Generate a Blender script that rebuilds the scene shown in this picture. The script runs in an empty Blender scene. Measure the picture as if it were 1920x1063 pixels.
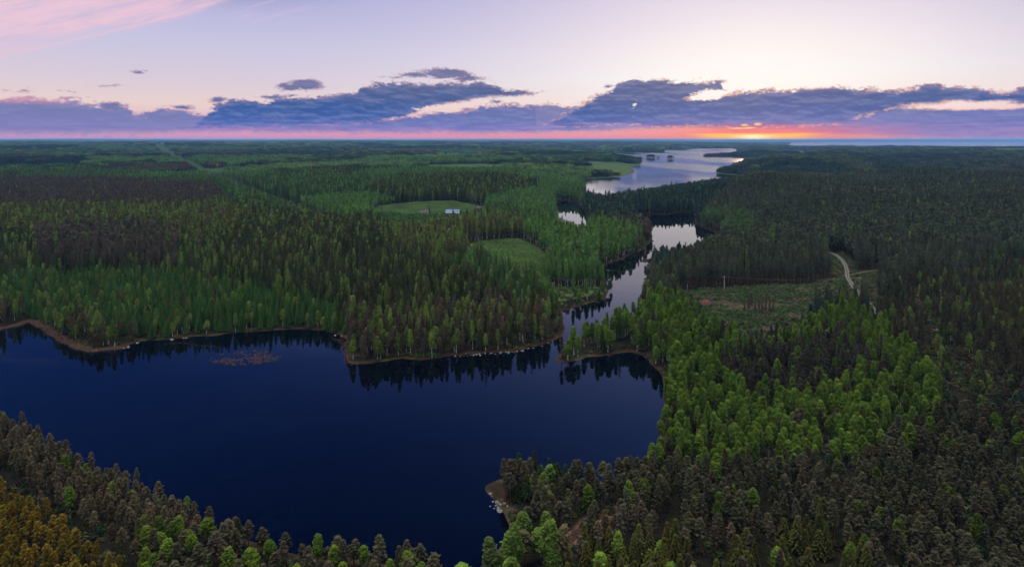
import bpy, math, random
import numpy as np
random.seed(7); rng = np.random.default_rng(11)
SC = bpy.context.scene; COL = SC.collection; D = bpy.data
R = math.radians

# ------------------------------------------------------------------ camera
F, CX, YH, H = 1150.0, 960.0, 263.0, 90.0      # focal length, centre and horizon measured on the photo; flying height in metres
cam_d = D.cameras.new("camera"); cam = D.objects.new("camera", cam_d); COL.objects.link(cam)
cam.location = (0, 0, H); cam.rotation_euler = (R(90), 0, 0)
cam_d.sensor_width = 36; cam_d.lens = 36 * F / 1920
cam_d.shift_x = 0; cam_d.shift_y = (YH - 531.5) / 1920.0
cam_d.clip_start = 1; cam_d.clip_end = 300000
SC.camera = cam
SC.render.engine = 'CYCLES'
SC.view_settings.view_transform = 'Standard'; SC.view_settings.look = 'None'
SC.view_settings.exposure = 0; SC.view_settings.gamma = 1
cy = SC.cycles
cy.use_denoising = True; cy.max_bounces = 5; cy.diffuse_bounces = 2; cy.glossy_bounces = 2; cy.transmission_bounces = 3
cy.volume_bounces = 0; cy.transparent_max_bounces = 6; cy.use_adaptive_sampling = True; cy.adaptive_threshold = 0.02
cy.caustics_reflective = False; cy.caustics_refractive = False

def lin(r, g, b):
    f = lambda c: (c / 255) / 12.92 if c / 255 <= 0.04045 else ((c / 255 + 0.055) / 1.055) ** 2.4
    return (f(r), f(g), f(b), 1.0)
def azel(px, py):                        # bearing and elevation (degrees) of a point measured on the photo
    u, v = (px - CX) / F, (YH - py) / F
    return math.degrees(math.atan(u)), math.degrees(math.atan2(v, math.hypot(1, u)))

# ------------------------------------------------------------------ node helper
class S:
    """a socket with arithmetic"""
    nt = None
    def __init__(s, k): s.k = k
    @staticmethod
    def math(op, *a, clamp=False):
        n = S.nt.nodes.new('ShaderNodeMath'); n.operation = op; n.use_clamp = clamp
        for i, x in enumerate(a):
            if isinstance(x, S): S.nt.links.new(x.k, n.inputs[i])
            else: n.inputs[i].default_value = x
        return S(n.outputs[0])
    def __add__(s, o): return S.math('ADD', s, o)
    __radd__ = __add__
    def __sub__(s, o): return S.math('SUBTRACT', s, o)
    def __rsub__(s, o): return S.math('SUBTRACT', o, s)
    def __mul__(s, o): return S.math('MULTIPLY', s, o)
    __rmul__ = __mul__
    def __truediv__(s, o): return S.math('DIVIDE', s, o)
def smin(a, b): return S.math('MINIMUM', a, b)
def smax(a, b): return S.math('MAXIMUM', a, b)
def maprange(x, a, b, c=0.0, d=1.0, kind='SMOOTHSTEP'):
    n = S.nt.nodes.new('ShaderNodeMapRange'); n.interpolation_type = kind
    S.nt.links.new(x.k, n.inputs['Value'])
    for k, v in zip(('From Min', 'From Max', 'To Min', 'To Max'), (a, b, c, d)): n.inputs[k].default_value = v
    return S(n.outputs['Result'])
def vec(x, y, z=0.0):
    n = S.nt.nodes.new('ShaderNodeCombineXYZ')
    for i, q in enumerate((x, y, z)):
        if isinstance(q, S): S.nt.links.new(q.k, n.inputs[i])
        else: n.inputs[i].default_value = q
    return S(n.outputs[0])
def noise(v, scale, detail=4, rough=0.55, dist=0.0):
    n = S.nt.nodes.new('ShaderNodeTexNoise'); n.noise_dimensions = '3D'
    S.nt.links.new(v.k, n.inputs['Vector'])
    n.inputs['Scale'].default_value = scale; n.inputs['Detail'].default_value = detail
    n.inputs['Roughness'].default_value = rough; n.inputs['Distortion'].default_value = dist
    return S(n.outputs['Fac'])
def mix(f, a, b, blend='MIX'):
    n = S.nt.nodes.new('ShaderNodeMix'); n.data_type = 'RGBA'; n.blend_type = blend
    for i, x in ((0, f), (6, a), (7, b)):
        if isinstance(x, S): S.nt.links.new(x.k, n.inputs[i])
        else: n.inputs[i].default_value = x
    return S(n.outputs[2])
def ramp(x, stops, interp='LINEAR'):
    n = S.nt.nodes.new('ShaderNodeValToRGB'); n.color_ramp.interpolation = interp
    S.nt.links.new(x.k, n.inputs[0]); e = n.color_ramp.elements
    while len(e) > 1: e.remove(e[-1])
    e[0].position, e[0].color = stops[0]
    for p, c in stops[1:]:
        q = e.new(p); q.color = c
    return S(n.outputs[0])
def fcurve(x, pts):                       # pts in 0..1
    n = S.nt.nodes.new('ShaderNodeFloatCurve'); S.nt.links.new(x.k, n.inputs['Value'])
    c = n.mapping.curves[0]
    while len(c.points) > 2: c.points.remove(c.points[-1])
    c.points[0].location = pts[0]; c.points[1].location = pts[-1]
    for p in pts[1:-1]: c.points.new(*p)
    for p in c.points: p.handle_type = 'VECTOR'
    n.mapping.update(); return S(n.outputs[0])

# ------------------------------------------------------------------ sky (world) and sun
SUN_AZ, SUN_EL = azel(1412, 250)[0], 4.5
def build_world():
    w = D.worlds.new("World"); SC.world = w; w.use_nodes = True
    nt = w.node_tree; nt.nodes.clear(); S.nt = nt
    tc = nt.nodes.new('ShaderNodeTexCoord'); sp = nt.nodes.new('ShaderNodeSeparateXYZ')
    nt.links.new(tc.outputs['Generated'], sp.inputs[0])
    x, y, z = (S(o) for o in sp.outputs)
    DEG = 180 / math.pi
    az = S.math('ARCTAN2', x, y) * DEG
    el = S.math('ARCSINE', smin(smax(z, -1.0), 1.0)) * DEG
    P = vec(az, el)
    # clear sky: one gradient away from the sun, one towards it; both end in the added overhead fill
    t = S.math('POWER', smax(el, 0.0) / 90.0, 0.5)
    q = lambda e: math.sqrt(e / 90)
    A = ramp(t, [(q(0), lin(224, 152, 190)), (q(.9), lin(226, 160, 192)), (q(1.7), lin(232, 188, 200)), (q(3), lin(238, 212, 208)),
                 (q(4.6), lin(224, 208, 219)), (q(8), lin(203, 200, 228)), (q(12.9), lin(176, 176, 220)),
                 (q(15.5), lin(112, 128, 196)), (q(19), lin(52, 80, 164)), (q(26), lin(16, 50, 134)), (q(38), lin(8, 30, 96)), (q(55), lin(30, 50, 120)), (q(66), ZEN_FILL), (1, ZEN_FILL)])
    B = ramp(t, [(q(0), lin(248, 136, 140)), (q(.9), lin(250, 150, 165)), (q(1.7), lin(255, 205, 205)), (q(3), lin(255, 236, 228)),
                 (q(5.6), lin(255, 250, 248)), (q(8), lin(253, 240, 241)), (q(12.9), lin(232, 219, 234)),
                 (q(18), lin(146, 156, 212)), (q(25), lin(98, 124, 198)), (q(38), lin(40, 68, 144)), (q(55), lin(30, 50, 120)), (q(66), ZEN_FILL), (1, ZEN_FILL)])
    da = az - SUN_AZ
    wsun = S.math('EXPONENT', (da * da) * (-1 / (2 * 17.0 ** 2)))
    sky = mix(wsun, A, B)
    # stronger pink low band between centre and sun
    wmid = S.math('EXPONENT', S.math('POWER', S.math('ABSOLUTE', az - 8.0) / 22.0, 2.0) * -1.0)
    low = maprange(el, 0.6, 1.8, 1.0, 0.0)
    sky = mix(wmid * low * 0.85, sky, lin(255, 150, 160))
    # right edge lavender
    redge = maprange(az, 32.0, 50.0, 0.0, 0.55)
    sky = mix(redge * maprange(el, 2.0, 12.0), sky, lin(188, 178, 204))
    sky = mix(maprange(el, 10.3, 14.5) * maprange(az, -12.0, -34.0) * maprange(el, 34.0, 20.0), sky, lin(28, 62, 142))
    # white glow above the sun
    e1 = el - 5.6
    glow = S.math('EXPONENT', (da * da) * (-1 / (2 * 6.0 ** 2)) + (e1 * e1) * (-1 / (2 * 3.0 ** 2)))
    sky = mix(glow * 0.75, sky, lin(255, 252, 248))
    # cirrus, upper sky on the cool side
    rot = 0.36
    ca, sa = math.cos(rot), math.sin(rot)
    s1, s2 = az * ca + el * sa, el * ca - az * sa
    ci = noise(vec(s1 * 0.05, s2 * 0.42, 3.1), 1.0, 7, 0.62, 0.6)
    ci2 = noise(vec(s1 * 0.22, s2 * 1.3, 9.0), 1.0, 5, 0.6, 0.4)
    edge = el - (az * 0.36 + 20.2)          # lower margin of the veil, rising to the right
    edge = edge + (ci - 0.5) * 5.0
    veil = maprange(edge, -0.4, 0.9) * maprange(az, -19.0, -27.0) * maprange(el, 13.2, 11.2)
    cden = veil * maprange(ci * 0.45 + ci2 * 0.55, 0.34, 0.58)
    sky = mix(veil * 0.30, sky, lin(214, 186, 214))
    sky = mix(cden * 0.85, sky, lin(242, 202, 218))
    wisp = noise(vec(s1 * 0.10 + 4.0, s2 * 0.9, 5.0), 1.0, 6, 0.6, 0.5)
    wd = maprange(wisp, 0.55, 0.72) * maprange(el, 5.0, 8.0) * maprange(az, -14.0, -24.0) * maprange(el, 17.0, 13.0)
    sky = mix(wd * 0.4, sky, lin(236, 204, 222))
    # ---- cloud banks. AZ0..AZ1 is the bearing range of the profile curves, elevations 0..8 degrees
    A0, A1, E1 = -52.0, 52.0, 8.0
    ta = maprange(az, A0, A1, 0.0, 1.0, 'LINEAR')
    def prof(pts):
        out = []
        for px, py in pts:
            a, e = azel(px, py); out.append(((a - A0) / (A1 - A0), max(0.0, e / E1)))
        out = [(0.0, out[0][1])] + [p for p in out if 0.002 < p[0] < 0.998] + [(1.0, out[-1][1])]
        return fcurve(ta, out) * E1
    n1 = noise(vec(az * 0.42, el * 1.1, 0.0), 1.0, 8, 0.60, 0.35)
    n2 = noise(vec(az * 1.6, el * 3.0, 4.0), 1.0, 6, 0.62, 0.2)
    n3 = noise(vec(az * 3.6, el * 5.0, 14.0), 1.0, 4, 0.6)
    nn = (n1 - 0.5) * 2.6 + (n2 - 0.5) * 2.1 + (n3 - 0.5) * 1.0
    sh = noise(vec(az * 0.22, el * 1.5, 7.0), 1.0, 5, 0.55, 0.5)
    sh2 = noise(vec(az * 0.30 + 3.0, el * 1.5, 2.0), 1.0, 6, 0.55, 0.5)
    def blob(px, py, rx, ry):
        a, e = azel(px, py)
        k = math.cos(math.radians(a)) ** 2
        rx, ry = rx / 20.07 * k, ry / 20.07 * math.cos(math.radians(a))
        d = S.math('SQRT', S.math('POWER', S.math('ABSOLUTE', az - a) / rx, 2.0) + S.math('POWER', S.math('ABSOLUTE', el - e) / ry, 2.0))
        return (1.0 - d) * min(rx, ry)
    def cover(s, soft): return maprange(s, -soft, soft)
    # back layer: pale mauve bank along the whole horizon
    top2 = prof([(-400, 200), (0, 190), (60, 187), (150, 190), (180, 196), (235, 203), (245, 212), (270, 212), (300, 205), (350, 207), (378, 213), (400, 222),
                 (760, 222), (800, 212), (880, 206), (905, 199), (960, 196), (1040, 197), (1085, 195), (1120, 182), (1140, 176), (1200, 176), (1300, 180),
                 (1345, 186), (1380, 172), (1440, 170), (1560, 168), (1650, 169), (1700, 172), (1720, 164), (1757, 160), (1790, 169), (1850, 170), (1885, 174), (1920, 165), (2300, 170)])
    bot2 = prof([(-400, 246), (0, 246), (200, 245), (350, 243), (420, 240), (520, 243), (700, 244), (900, 246), (1000, 246), (1100, 243), (1200, 240),
                 (1300, 238), (1380, 243), (1440, 247), (1500, 246), (1600, 252), (1700, 257), (1920, 258), (2300, 257)])
    s2_ = smin(top2 - el + nn * 0.55, (el - bot2 + 0.28) * 0.8 + nn * 0.16)
    gap = smax(blob(1790, 196, 95, 9.5), blob(1900, 196, 90, 8)) * 1.0
    gap = smax(gap, blob(1835, 190, 50, 6));  gap = smax(gap, blob(1318, 182, 24, 9))
    gap = smax(gap, blob(832, 206, 45, 5)) ; gap = smax(gap, blob(915, 190, 60, 6))
    s2_ = smin(s2_, gap * -2.2 + nn * 0.35)
    c2 = cover(s2_, 0.20)
    # front layer: the heavier blue banks and the loose pieces above
    top1 = prof([(-400, 262), (340, 262), (372, 228), (385, 214), (405, 200), (440, 189), (462, 188), (500, 191), (525, 186), (560, 183), (600, 180), (640, 180), (668, 176),
                 (678, 163), (710, 157), (770, 153), (810, 158), (860, 156), (900, 155), (945, 165), (985, 170), (1003, 175),
                 (1006, 262), (1010, 262), (1014, 236), (1050, 222), (1090, 196), (1120, 182), (1148, 172), (1152, 160), (1180, 151), (1230, 150), (1290, 152), (1350, 154), (1356, 168),
                 (1368, 180), (1400, 172), (1500, 168), (1560, 165), (1620, 166), (1660, 170), (1700, 170), (1722, 163), (1757, 160), (1785, 168), (1850, 171), (1880, 175), (1920, 166), (2300, 175)])
    bot1 = prof([(-400, 250), (340, 250), (372, 236), (420, 238), (470, 240), (560, 234), (700, 228), (770, 214), (800, 200), (850, 190), (890, 184), (940, 179), (1005, 176),
                 (1010, 176), (1014, 234), (1060, 236), (1150, 232), (1250, 236), (1330, 236), (1420, 236), (1500, 233), (1560, 232), (1620, 215), (1680, 198), (1740, 192), (1800, 187), (1860, 188), (1920, 192), (2300, 190)])
    s1_ = smin(top1 - el + nn * 0.60, el - bot1 + 0.12 + nn * 0.35)
    for b in [(835, 138, 56, 9), (880, 147, 28, 5), (790, 140, 34, 5), (576, 160, 32, 11), (548, 164, 26, 6), (410, 187, 14, 3.5), (505, 183, 26, 3), (344, 202, 22, 4.5), (200, 198, 34, 7),
              (262, 136, 9, 2), (215, 162, 18, 2), (128, 171, 9, 2.4), (48, 171, 8, 2.4), (8, 170, 9, 2.4), (1000, 174, 18, 2.5), (1140, 163, 8, 3), (1345, 154, 12, 2.5), (1400, 173, 22, 4),
              (930, 192, 8, 2.6), (740, 146, 10, 1.6), (130, 184, 14, 2.2), (55, 183, 14, 2.2)]:
        s1_ = smax(s1_, blob(*b) * 1.5 + nn * 0.42 - 0.03)
    g1 = smax(smax(blob(1326, 180, 30, 8), blob(1300, 184, 14, 4)), smax(blob(832, 206, 46, 6), blob(1342, 176, 34, 7)))
    s1_ = smin(s1_, g1 * -2.5 + nn * 0.75)
    c1 = cover(s1_, 0.19)
    # cloud colours: mauve where thin or high, deep blue in the body, pink underneath
    body = ramp(maprange(el + (sh - 0.5) * 2.4, 0.4, 5.2, 0.0, 1.0, 'LINEAR'),
                [(0, lin(160, 126, 190)), (.15, lin(100, 112, 190)), (.30, lin(64, 101, 174)), (.5, lin(60, 94, 160)), (.72, lin(78, 99, 152)), (1, lin(100, 108, 150))])
    tex = sh2 * 0.55 + n2 * 0.30 + n3 * 0.15
    na = noise(vec(az * 0.50, el * 1.5, 31.0), 1.0, 5, 0.50, 0.0)
    nb = noise(vec(az * 0.50 + 0.05, (el + 0.20) * 1.5, 31.0), 1.0, 5, 0.50, 0.0)
    relief = maprange(na - nb, -0.13, 0.13, -1.0, 1.0, 'LINEAR')
    lite = mix(maprange(tex, 0.49, 0.64) * 0.35, body, lin(118, 138, 196))
    lite = mix(smax(relief, 0.0) * 0.32, lite, lin(142, 146, 190))
    lite = mix(smax(relief * -1.0, 0.0) * 0.30, lite, lin(38, 70, 138))
    streak = noise(vec(az * 0.16, el * 5.5, 21.0), 1.0, 4, 0.55, 0.3)
    lite = mix(maprange(streak, 0.50, 0.66) * maprange(el, 2.4, 0.9) * 0.65, lite, lin(158, 130, 190))
    lite = mix(maprange(top1 - el + (n3 - 0.5) * 0.5, 0.40, -0.1) * 0.40, lite, lin(140, 132, 172))
    back = mix(0.25, lite, lin(138, 140, 202))
    warm = mix(wsun, lin(242, 168, 178), lin(255, 190, 150))
    rim1 = maprange(s1_, 0.0, 0.30, 1.0, 0.0); rim2 = maprange(s2_, 0.0, 0.35, 1.0, 0.0)
    front = mix(rim1 * maprange(n2, 0.44, 0.60) * (0.35 + 0.60 * wsun), lite, warm)
    pinkL = maprange(az, -33.0, -38.0) * maprange(el, 2.4, 3.2)
    back = mix(rim2 * (0.25 + 0.4 * wsun), back, warm)
    back = mix(pinkL * maprange(n1, 0.35, 0.6) * 0.85, back, lin(228, 158, 176))
    front = mix(pinkL * maprange(n1, 0.35, 0.6) * 0.7, front, lin(226, 160, 178))
    sky = mix(c2 * 0.96, sky, back)
    sky = mix(c1, sky, front)
    # glowing slot under the bank where the sun sets
    ra = maprange(S.math('ABSOLUTE', da), 3.0, 6.4, 1.0, 0.0)
    hot = S.math('EXPONENT', (da * da) * (-1 / (2 * 5.5 ** 2))) * maprange(el, 1.7, 0.5)
    sky = mix(hot * 0.88, sky, (1.1, .12, .06, 1))
    slot = maprange(el, 0.66, 0.50) * ra
    sky = mix(slot, sky, (1.25, .60, .02, 1))
    core = S.math('EXPONENT', (da * da) * (-1 / (2 * 0.9 ** 2))) * maprange(el, 0.60, 0.30)
    sky = mix(core, sky, (1.6, 1.25, 0.5, 1))
    wide = maprange(S.math('ABSOLUTE', da), 6.0, 14.0, 1.0, 0.0) * maprange(el, 0.62, 0.30)
    sky = mix(wide * (1.0 - slot) * 0.7, sky, lin(255, 150, 110))
    # crepuscular fan
    ang = S.math('ARCTAN2', da, 0.95 - el)
    fan = noise(vec(ang * 3.2, 0.0, 1.0), 1.0, 2, 0.5)
    fanm = maprange(S.math('ABSOLUTE', da), 1.2, 5.5, 1.0, 0.0) * maprange(el, 1.05, 0.85) * maprange(el, 0.40, 0.60)
    sky = mix(fanm * maprange(fan, 0.35, 0.75) * 0.9, sky, lin(255, 140, 120))
    for px, py, rx, ry in [(1421, 233.5, 9, 3), (1396, 235, 8, 2.6), (1405, 240, 16, 2.2), (1385, 241, 26, 2)]:
        bb = blob(px, py, rx, ry) + (n2 - 0.5) * 0.08
        sky = mix(maprange(bb, -0.02, 0.08) * 0.9, sky, lin(255, 205, 130))
    bb = blob(1190, 197, 6, 4.5) + (n2 - 0.5) * 1.3 + (n3 - 0.5) * 1.3
    sky = mix(maprange(bb, 0.0, 0.3) * 0.9, sky, (.95, .80, .76, 1))
    # fill brightness added to the unseen sky behind the camera, to light the forest
    sky = mix(maprange(y, 0.05, -0.5) * maprange(el, 0.0, 8.0), sky, (1.0, .98, 1.0, 1))
    # physical dusk sky on top, low strength
    ns = nt.nodes.new('ShaderNodeTexSky'); ns.sky_type = 'NISHITA'; ns.sun_disc = False
    ns.sun_elevation = R(SUN_EL); ns.sun_rotation = R(SUN_AZ)
    b1 = nt.nodes.new('ShaderNodeBackground'); b2 = nt.nodes.new('ShaderNodeBackground')
    nt.links.new(ns.outputs[0], b1.inputs[0]); b1.inputs[1].default_value = NISH
    nt.links.new(sky.k, b2.inputs[0]); b2.inputs[1].default_value = 0.97
    ad = nt.nodes.new('ShaderNodeAddShader'); out = nt.nodes.new('ShaderNodeOutputWorld')
    nt.links.new(b1.outputs[0], ad.inputs[0]); nt.links.new(b2.outputs[0], ad.inputs[1]); nt.links.new(ad.outputs[0], out.inputs[0])
    w.cycles.sampling_method = 'MANUAL'; w.cycles.sample_map_resolution = 512
ZEN_FILL = (9.0, 8.7, 7.4, 1)  # out-of-frame overhead sky, brightened as an added fill for the forest
NISH = 0.0015
build_world()
sun_d = D.lights.new("sun", 'SUN'); sun = D.objects.new("sun", sun_d); COL.objects.link(sun)
sun_d.energy = 0.6; sun_d.angle = R(0.5); sun_d.color = (1, 0.62, 0.36)
from mathutils import Vector
_d = Vector((math.sin(R(SUN_AZ)) * math.cos(R(SUN_EL)), math.cos(R(SUN_AZ)) * math.cos(R(SUN_EL)), math.sin(R(SUN_EL))))
sun.rotation_euler = _d.to_track_quat('Z', 'Y').to_euler(); sun.location = _d * 500
# ------------------------------------------------------------------ ground plan (metres; points measured on the photo at ground level)
def G(px, py): Y = F * H / (py - YH); return ((px - CX) / F * Y, Y)
def poly(pts): return np.array([G(*p) for p in pts])
LAKES = {
 'near': [(-500,640),(-200,625),(0,617),(31,610),(48,603),(65,602),(79,609),(103,627),(131,642),(151,650),(175,657),(206,653),(227,651),(261,640),(309,637),(344,632),(406,629),
   (440,624),(492,621),(522,618),(564,617),(605,620),(636,629),(646,636),(648,660),(652,679),(669,682),(693,682),(717,678),(751,672),(792,675),(823,671),(854,666),(896,663),(930,661),(961,659),
   (995,652),(1023,644),(1047,635),(1056,628),(1059,613),(1055,597),(1054,585),(1067,580),(1088,575),(1109,568),(1129,563),(1136,556),(1143,545),(1148,541),(1136,534),(1130,522),(1122,508),(1140,496),
   (1163,488),(1187,477),(1204,470),(1216,460),(1226,451),(1226,443),(1212,430),(1195,421),(1178,412),(1175,406.5),(1192,402),(1222,401.5),(1251,402),(1277,399),(1300,399.5),(1302,408),(1301,418),(1303,421),
   (1321,428),(1335,434),(1346,438),(1344,452),(1327,470),(1289,481),(1255,483),(1240,484),(1220,485),(1202,486),(1199,489),(1202,492),(1227,493),(1222,500),(1212,512),(1206,530),(1202,548),(1200,565),(1207,580),(1190,590),(1160,603),(1136,618),(1109,631),(1085,638),
   (1066,646),(1054,659),(1040,673),(1046,678),(1061,680),(1081,676),(1098,670),(1129,668),(1157,663),(1184,660),(1202,666),(1219,680),(1232,694),(1242,708),(1246,730),(1243,780),(1230,848),(1200,887),(1150,902),
   (1100,900),(1060,898),(1000,893),(965,891),(946,895),(932,900),(914,908),(908,915),(914,925),(926,936),(934,950),(945,962),(955,985),(950,1010),(925,1040),(900,1062),(880,1085),(850,1095),(800,1066),(720,1055),(650,1043),(560,1040),(440,1005),
   (340,965),(280,940),(200,905),(100,850),(0,792),(-200,700),(-500,665)],
 'pond': [(1044,377),(1060,376),(1085,377),(1092,387),(1099,405),(1102,440),(1080,450),(1056,444),(1044,402)],
 'far': [(1093,345),(1070,341),(1078,338),(1098,337),(1120,334.6),(1146,333),(1168,330.5),(1187,325),(1191,320),(1183,315),(1192,311),(1200,309),(1204,301),(1196,297),(1184,294),(1191,289.5),(1200,287),(1230,286.3),(1238,288.5),(1246,286),(1246,282.6),
   (1281,281),(1313,278.6),(1333,278.2),(1372,278.2),(1380,281),(1386,286),(1372,289.5),(1366,292.6),(1345,292.6),(1320,293),(1317,294.2),(1326,295),(1345,294.4),(1370,294.6),(1386,295.4),(1404,297.5),(1396,303),(1378,314),(1362,320),(1343,322.6),(1342,325.5),(1361,328),(1386,329),(1392,338),(1372,349),(1330,352),
   (1280,360),(1230,368),(1180,378),(1135,386),(1112,384),(1100,368)],
 'distant_pond': [(1458,282.3),(1480,281.3),(1505,282),(1513,290.5),(1500,294),(1487,299),(1480,294),(1466,288)],
 'small': [(1652,319),(1664,317.8),(1680,320),(1678,327),(1656,327)],
 'thin': [(806,295.5),(835,293.3),(884,292.2),(888,296),(860,300),(820,301)],
 'thin2': [(905,290.3),(940,288.8),(944,289.6),(912,291)],
 'bay': [(1160,288.4),(1178,286.8),(1200,286.4),(1186,290)],
 'strip': [(1447,274.6),(1470,273.4),(1490,274),(1486,276.8),(1468,277)],
 'great': [(1480,270.6),(1484,268.4),(1520,267.2),(1560,266.4),(1620,266.1),(1800,266),(2600,265.7),(2600,282.5),(1920,281.5),(1832,280.5),(1760,280),(1692,279),(1640,279.2),(1600,278.4),(1546,278.6),(1510,277.5),(1487,275.2),(1476,273)],
}
ISLANDS = [((1220, 296.2), 26, 20), ((1234, 296.6), 9, 7), ((1257, 298.2), 20, 15), ((1482, 286.6), 70, 45), ((1380, 295.2), 26, 14)]
LP = {k: poly(v) for k, v in LAKES.items()}

def _hash(i, j, s):
    n = (i * 374761393 + j * 668265263 + s * 1442695041) & 0xFFFFFFFF
    n = ((n ^ (n >> 13)) * 1274126177) & 0xFFFFFFFF
    return ((n ^ (n >> 16)) & 0xFFFF) / 65535.0
def vnoise(x, y, s=0):
    xi, yi = np.floor(x).astype(np.int64), np.floor(y).astype(np.int64)
    fx, fy = x - xi, y - yi; fx = fx * fx * (3 - 2 * fx); fy = fy * fy * (3 - 2 * fy)
    h = lambda a, b: _hash(a, b, s)
    return (h(xi, yi) * (1 - fx) + h(xi + 1, yi) * fx) * (1 - fy) + (h(xi, yi + 1) * (1 - fx) + h(xi + 1, yi + 1) * fx) * fy
def fbm(x, y, s=0, o=4):
    v = 0; a = .5; t = 0
    for k in range(o):
        v = v + a * vnoise(x, y, s + k * 17); t += a; a *= .5; x = x * 2.03 + 11.3; y = y * 2.03 + 5.7
    return v / t
def sstep(x, a, b):
    t = np.clip((x - a) / (b - a), 0, 1); return t * t * (3 - 2 * t)
def seg_dist(P, X, Y):                     # distance to a closed outline and inside flag
    d2 = np.full(X.shape, 1e18); ins = np.zeros(X.shape, bool)
    n = len(P)
    for i in range(n):
        ax, ay = P[i]; bx, by = P[(i + 1) % n]
        ex, ey = bx - ax, by - ay; L = ex * ex + ey * ey + 1e-9
        t = np.clip(((X - ax) * ex + (Y - ay) * ey) / L, 0, 1)
        d2 = np.minimum(d2, (X - ax - t * ex) ** 2 + (Y - ay - t * ey) ** 2)
        if ey != 0: ins ^= ((ay > Y) != (by > Y)) & (X < ex * (Y - ay) / ey + ax)
    return np.sqrt(d2), ins
def inside(P, x, y):
    ins = np.zeros(np.shape(x), bool); n = len(P)
    for i in range(n):
        ax, ay = P[i]; bx, by = P[(i + 1) % n]
        if ay != by: ins ^= ((ay > y) != (by > y)) & (x < (bx - ax) * (y - ay) / (by - ay) + ax)
    return ins
# fan grid of the terrain
UW = 1.35
us = np.linspace(-UW, UW, 620)
ws = np.concatenate([np.geomspace(30, 100, 20, endpoint=False), np.geomspace(100, 1500, 430, endpoint=False), np.geomspace(1500, 5000, 230, endpoint=False), np.geomspace(5000, 40000, 190, endpoint=False), np.geomspace(40000, 90000, 20)])
lw = np.log(ws)
UU, WW = np.meshgrid(us, ws); GX, GY = UU * WW, WW
SD = np.full(GX.shape, 1e9)
for k, P in LP.items():
    y0, y1 = P[:, 1].min(), P[:, 1].max(); m = max(400, (y1 - y0) * .6)
    rows = (ws > y0 - m) & (ws < y1 + m)
    d, ins = seg_dist(P, GX[rows], GY[rows])
    SD[rows] = np.minimum(SD[rows], np.where(ins, -d, d))
for (px, py), rx, ry in ISLANDS:
    cx, cy_ = G(px, py); dx, dy = (GX - cx) / rx, (GY - cy_) / ry
    SD = np.maximum(SD, np.where(SD < 0, (1 - np.sqrt(dx * dx + dy * dy)) * min(rx, ry), SD))
SD = np.minimum(SD, 3000)
jit = (fbm(GX / 7.0, GY / 7.0, 3, 3) - .5) * 2.6 * sstep(GY, 90, 300) + (fbm(GX / 45, GY / 45, 5, 3) - .5) * 5 * sstep(GY, 300, 900)
jit *= np.clip(GY / 260, .5, 2.0)
nearpt = np.hypot(GX - G(930, 930)[0], GY - G(930, 930)[1]) < 12
SD = SD + np.where(np.abs(SD) < 60, jit, 0) * np.where(SD < -25, 0, 1) * np.where((SD < -1) & (SD > -3) & (GY > 2500), .3, 1)
def relief(X, Y, sd):
    amp = 3 + 11 * sstep(Y, 450, 1400) + 12 * sstep(Y, 1800, 4500) * (1 - .75 * sstep(X / Y, .2, .4) * sstep(Y, 2500, 5000)) + 66 * sstep(Y, 13000, 24000)
    base = fbm(X / 420 + 3.3, Y / 420, 21, 3) * .45 + fbm(X / 1500, Y / 1500, 31, 3) * .55
    farn = fbm(X / 5200, Y / 9000 + 4, 41, 3)
    base = np.where(Y > 9000, base * (1 - sstep(Y, 9000, 20000)) + farn * sstep(Y, 9000, 20000), base)
    k = sstep(sd, 6, 160) * (1 - np.exp(-(((X + 95) / 170) ** 2 + ((Y - 700) / 150) ** 2)))
    bump = fbm(X / 9, Y / 9, 51, 3) * .8 * sstep(sd, 2, 20)
    hill = 10 * np.exp(-(((X - 330) / 160) ** 2 + ((Y - 760) / 200) ** 2)) + 7 * np.exp(-(((X - 560) / 150) ** 2 + ((Y - 620) / 120) ** 2))
    ridge = 13 * sstep(Y, 560, 850) * sstep(X / Y, .30, .42) * (1 - sstep(Y, 3000, 5000)) * sstep(fbm(X / 210 + 2, Y / 130 + 9, 57, 2), .34, .70)
    return k * (amp * sstep(base, .25, .75) * 1.15 + hill + ridge) + bump
RZ = relief(GX, GY, SD)
ZZ = np.where(SD > 0, np.minimum(SD * .16, .35 + SD * 0.01) + RZ, np.maximum(SD * .22, -3.5))
def _interp(A, x, y):
    u = np.clip((x / np.maximum(y, 1) + UW) / (2 * UW) * (len(us) - 1), 0, len(us) - 1.001)
    r = np.interp(np.log(np.clip(y, ws[0], ws[-1])), lw, np.arange(len(ws))); r = np.clip(r, 0, len(ws) - 1.001)
    i, j = r.astype(int), u.astype(int); fr, fu = r - i, u - j
    return (A[i, j] * (1 - fu) + A[i, j + 1] * fu) * (1 - fr) + (A[i + 1, j] * (1 - fu) + A[i + 1, j + 1] * fu) * fr
def sd_at(x, y): return _interp(SD, x, y)
def z_at(x, y): return _interp(ZZ, x, y)
def topx(x, y, z): return CX + F * x / y, YH + F * (H - z) / y     # where a point shows on the photo (used for reading the stand map)

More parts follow.
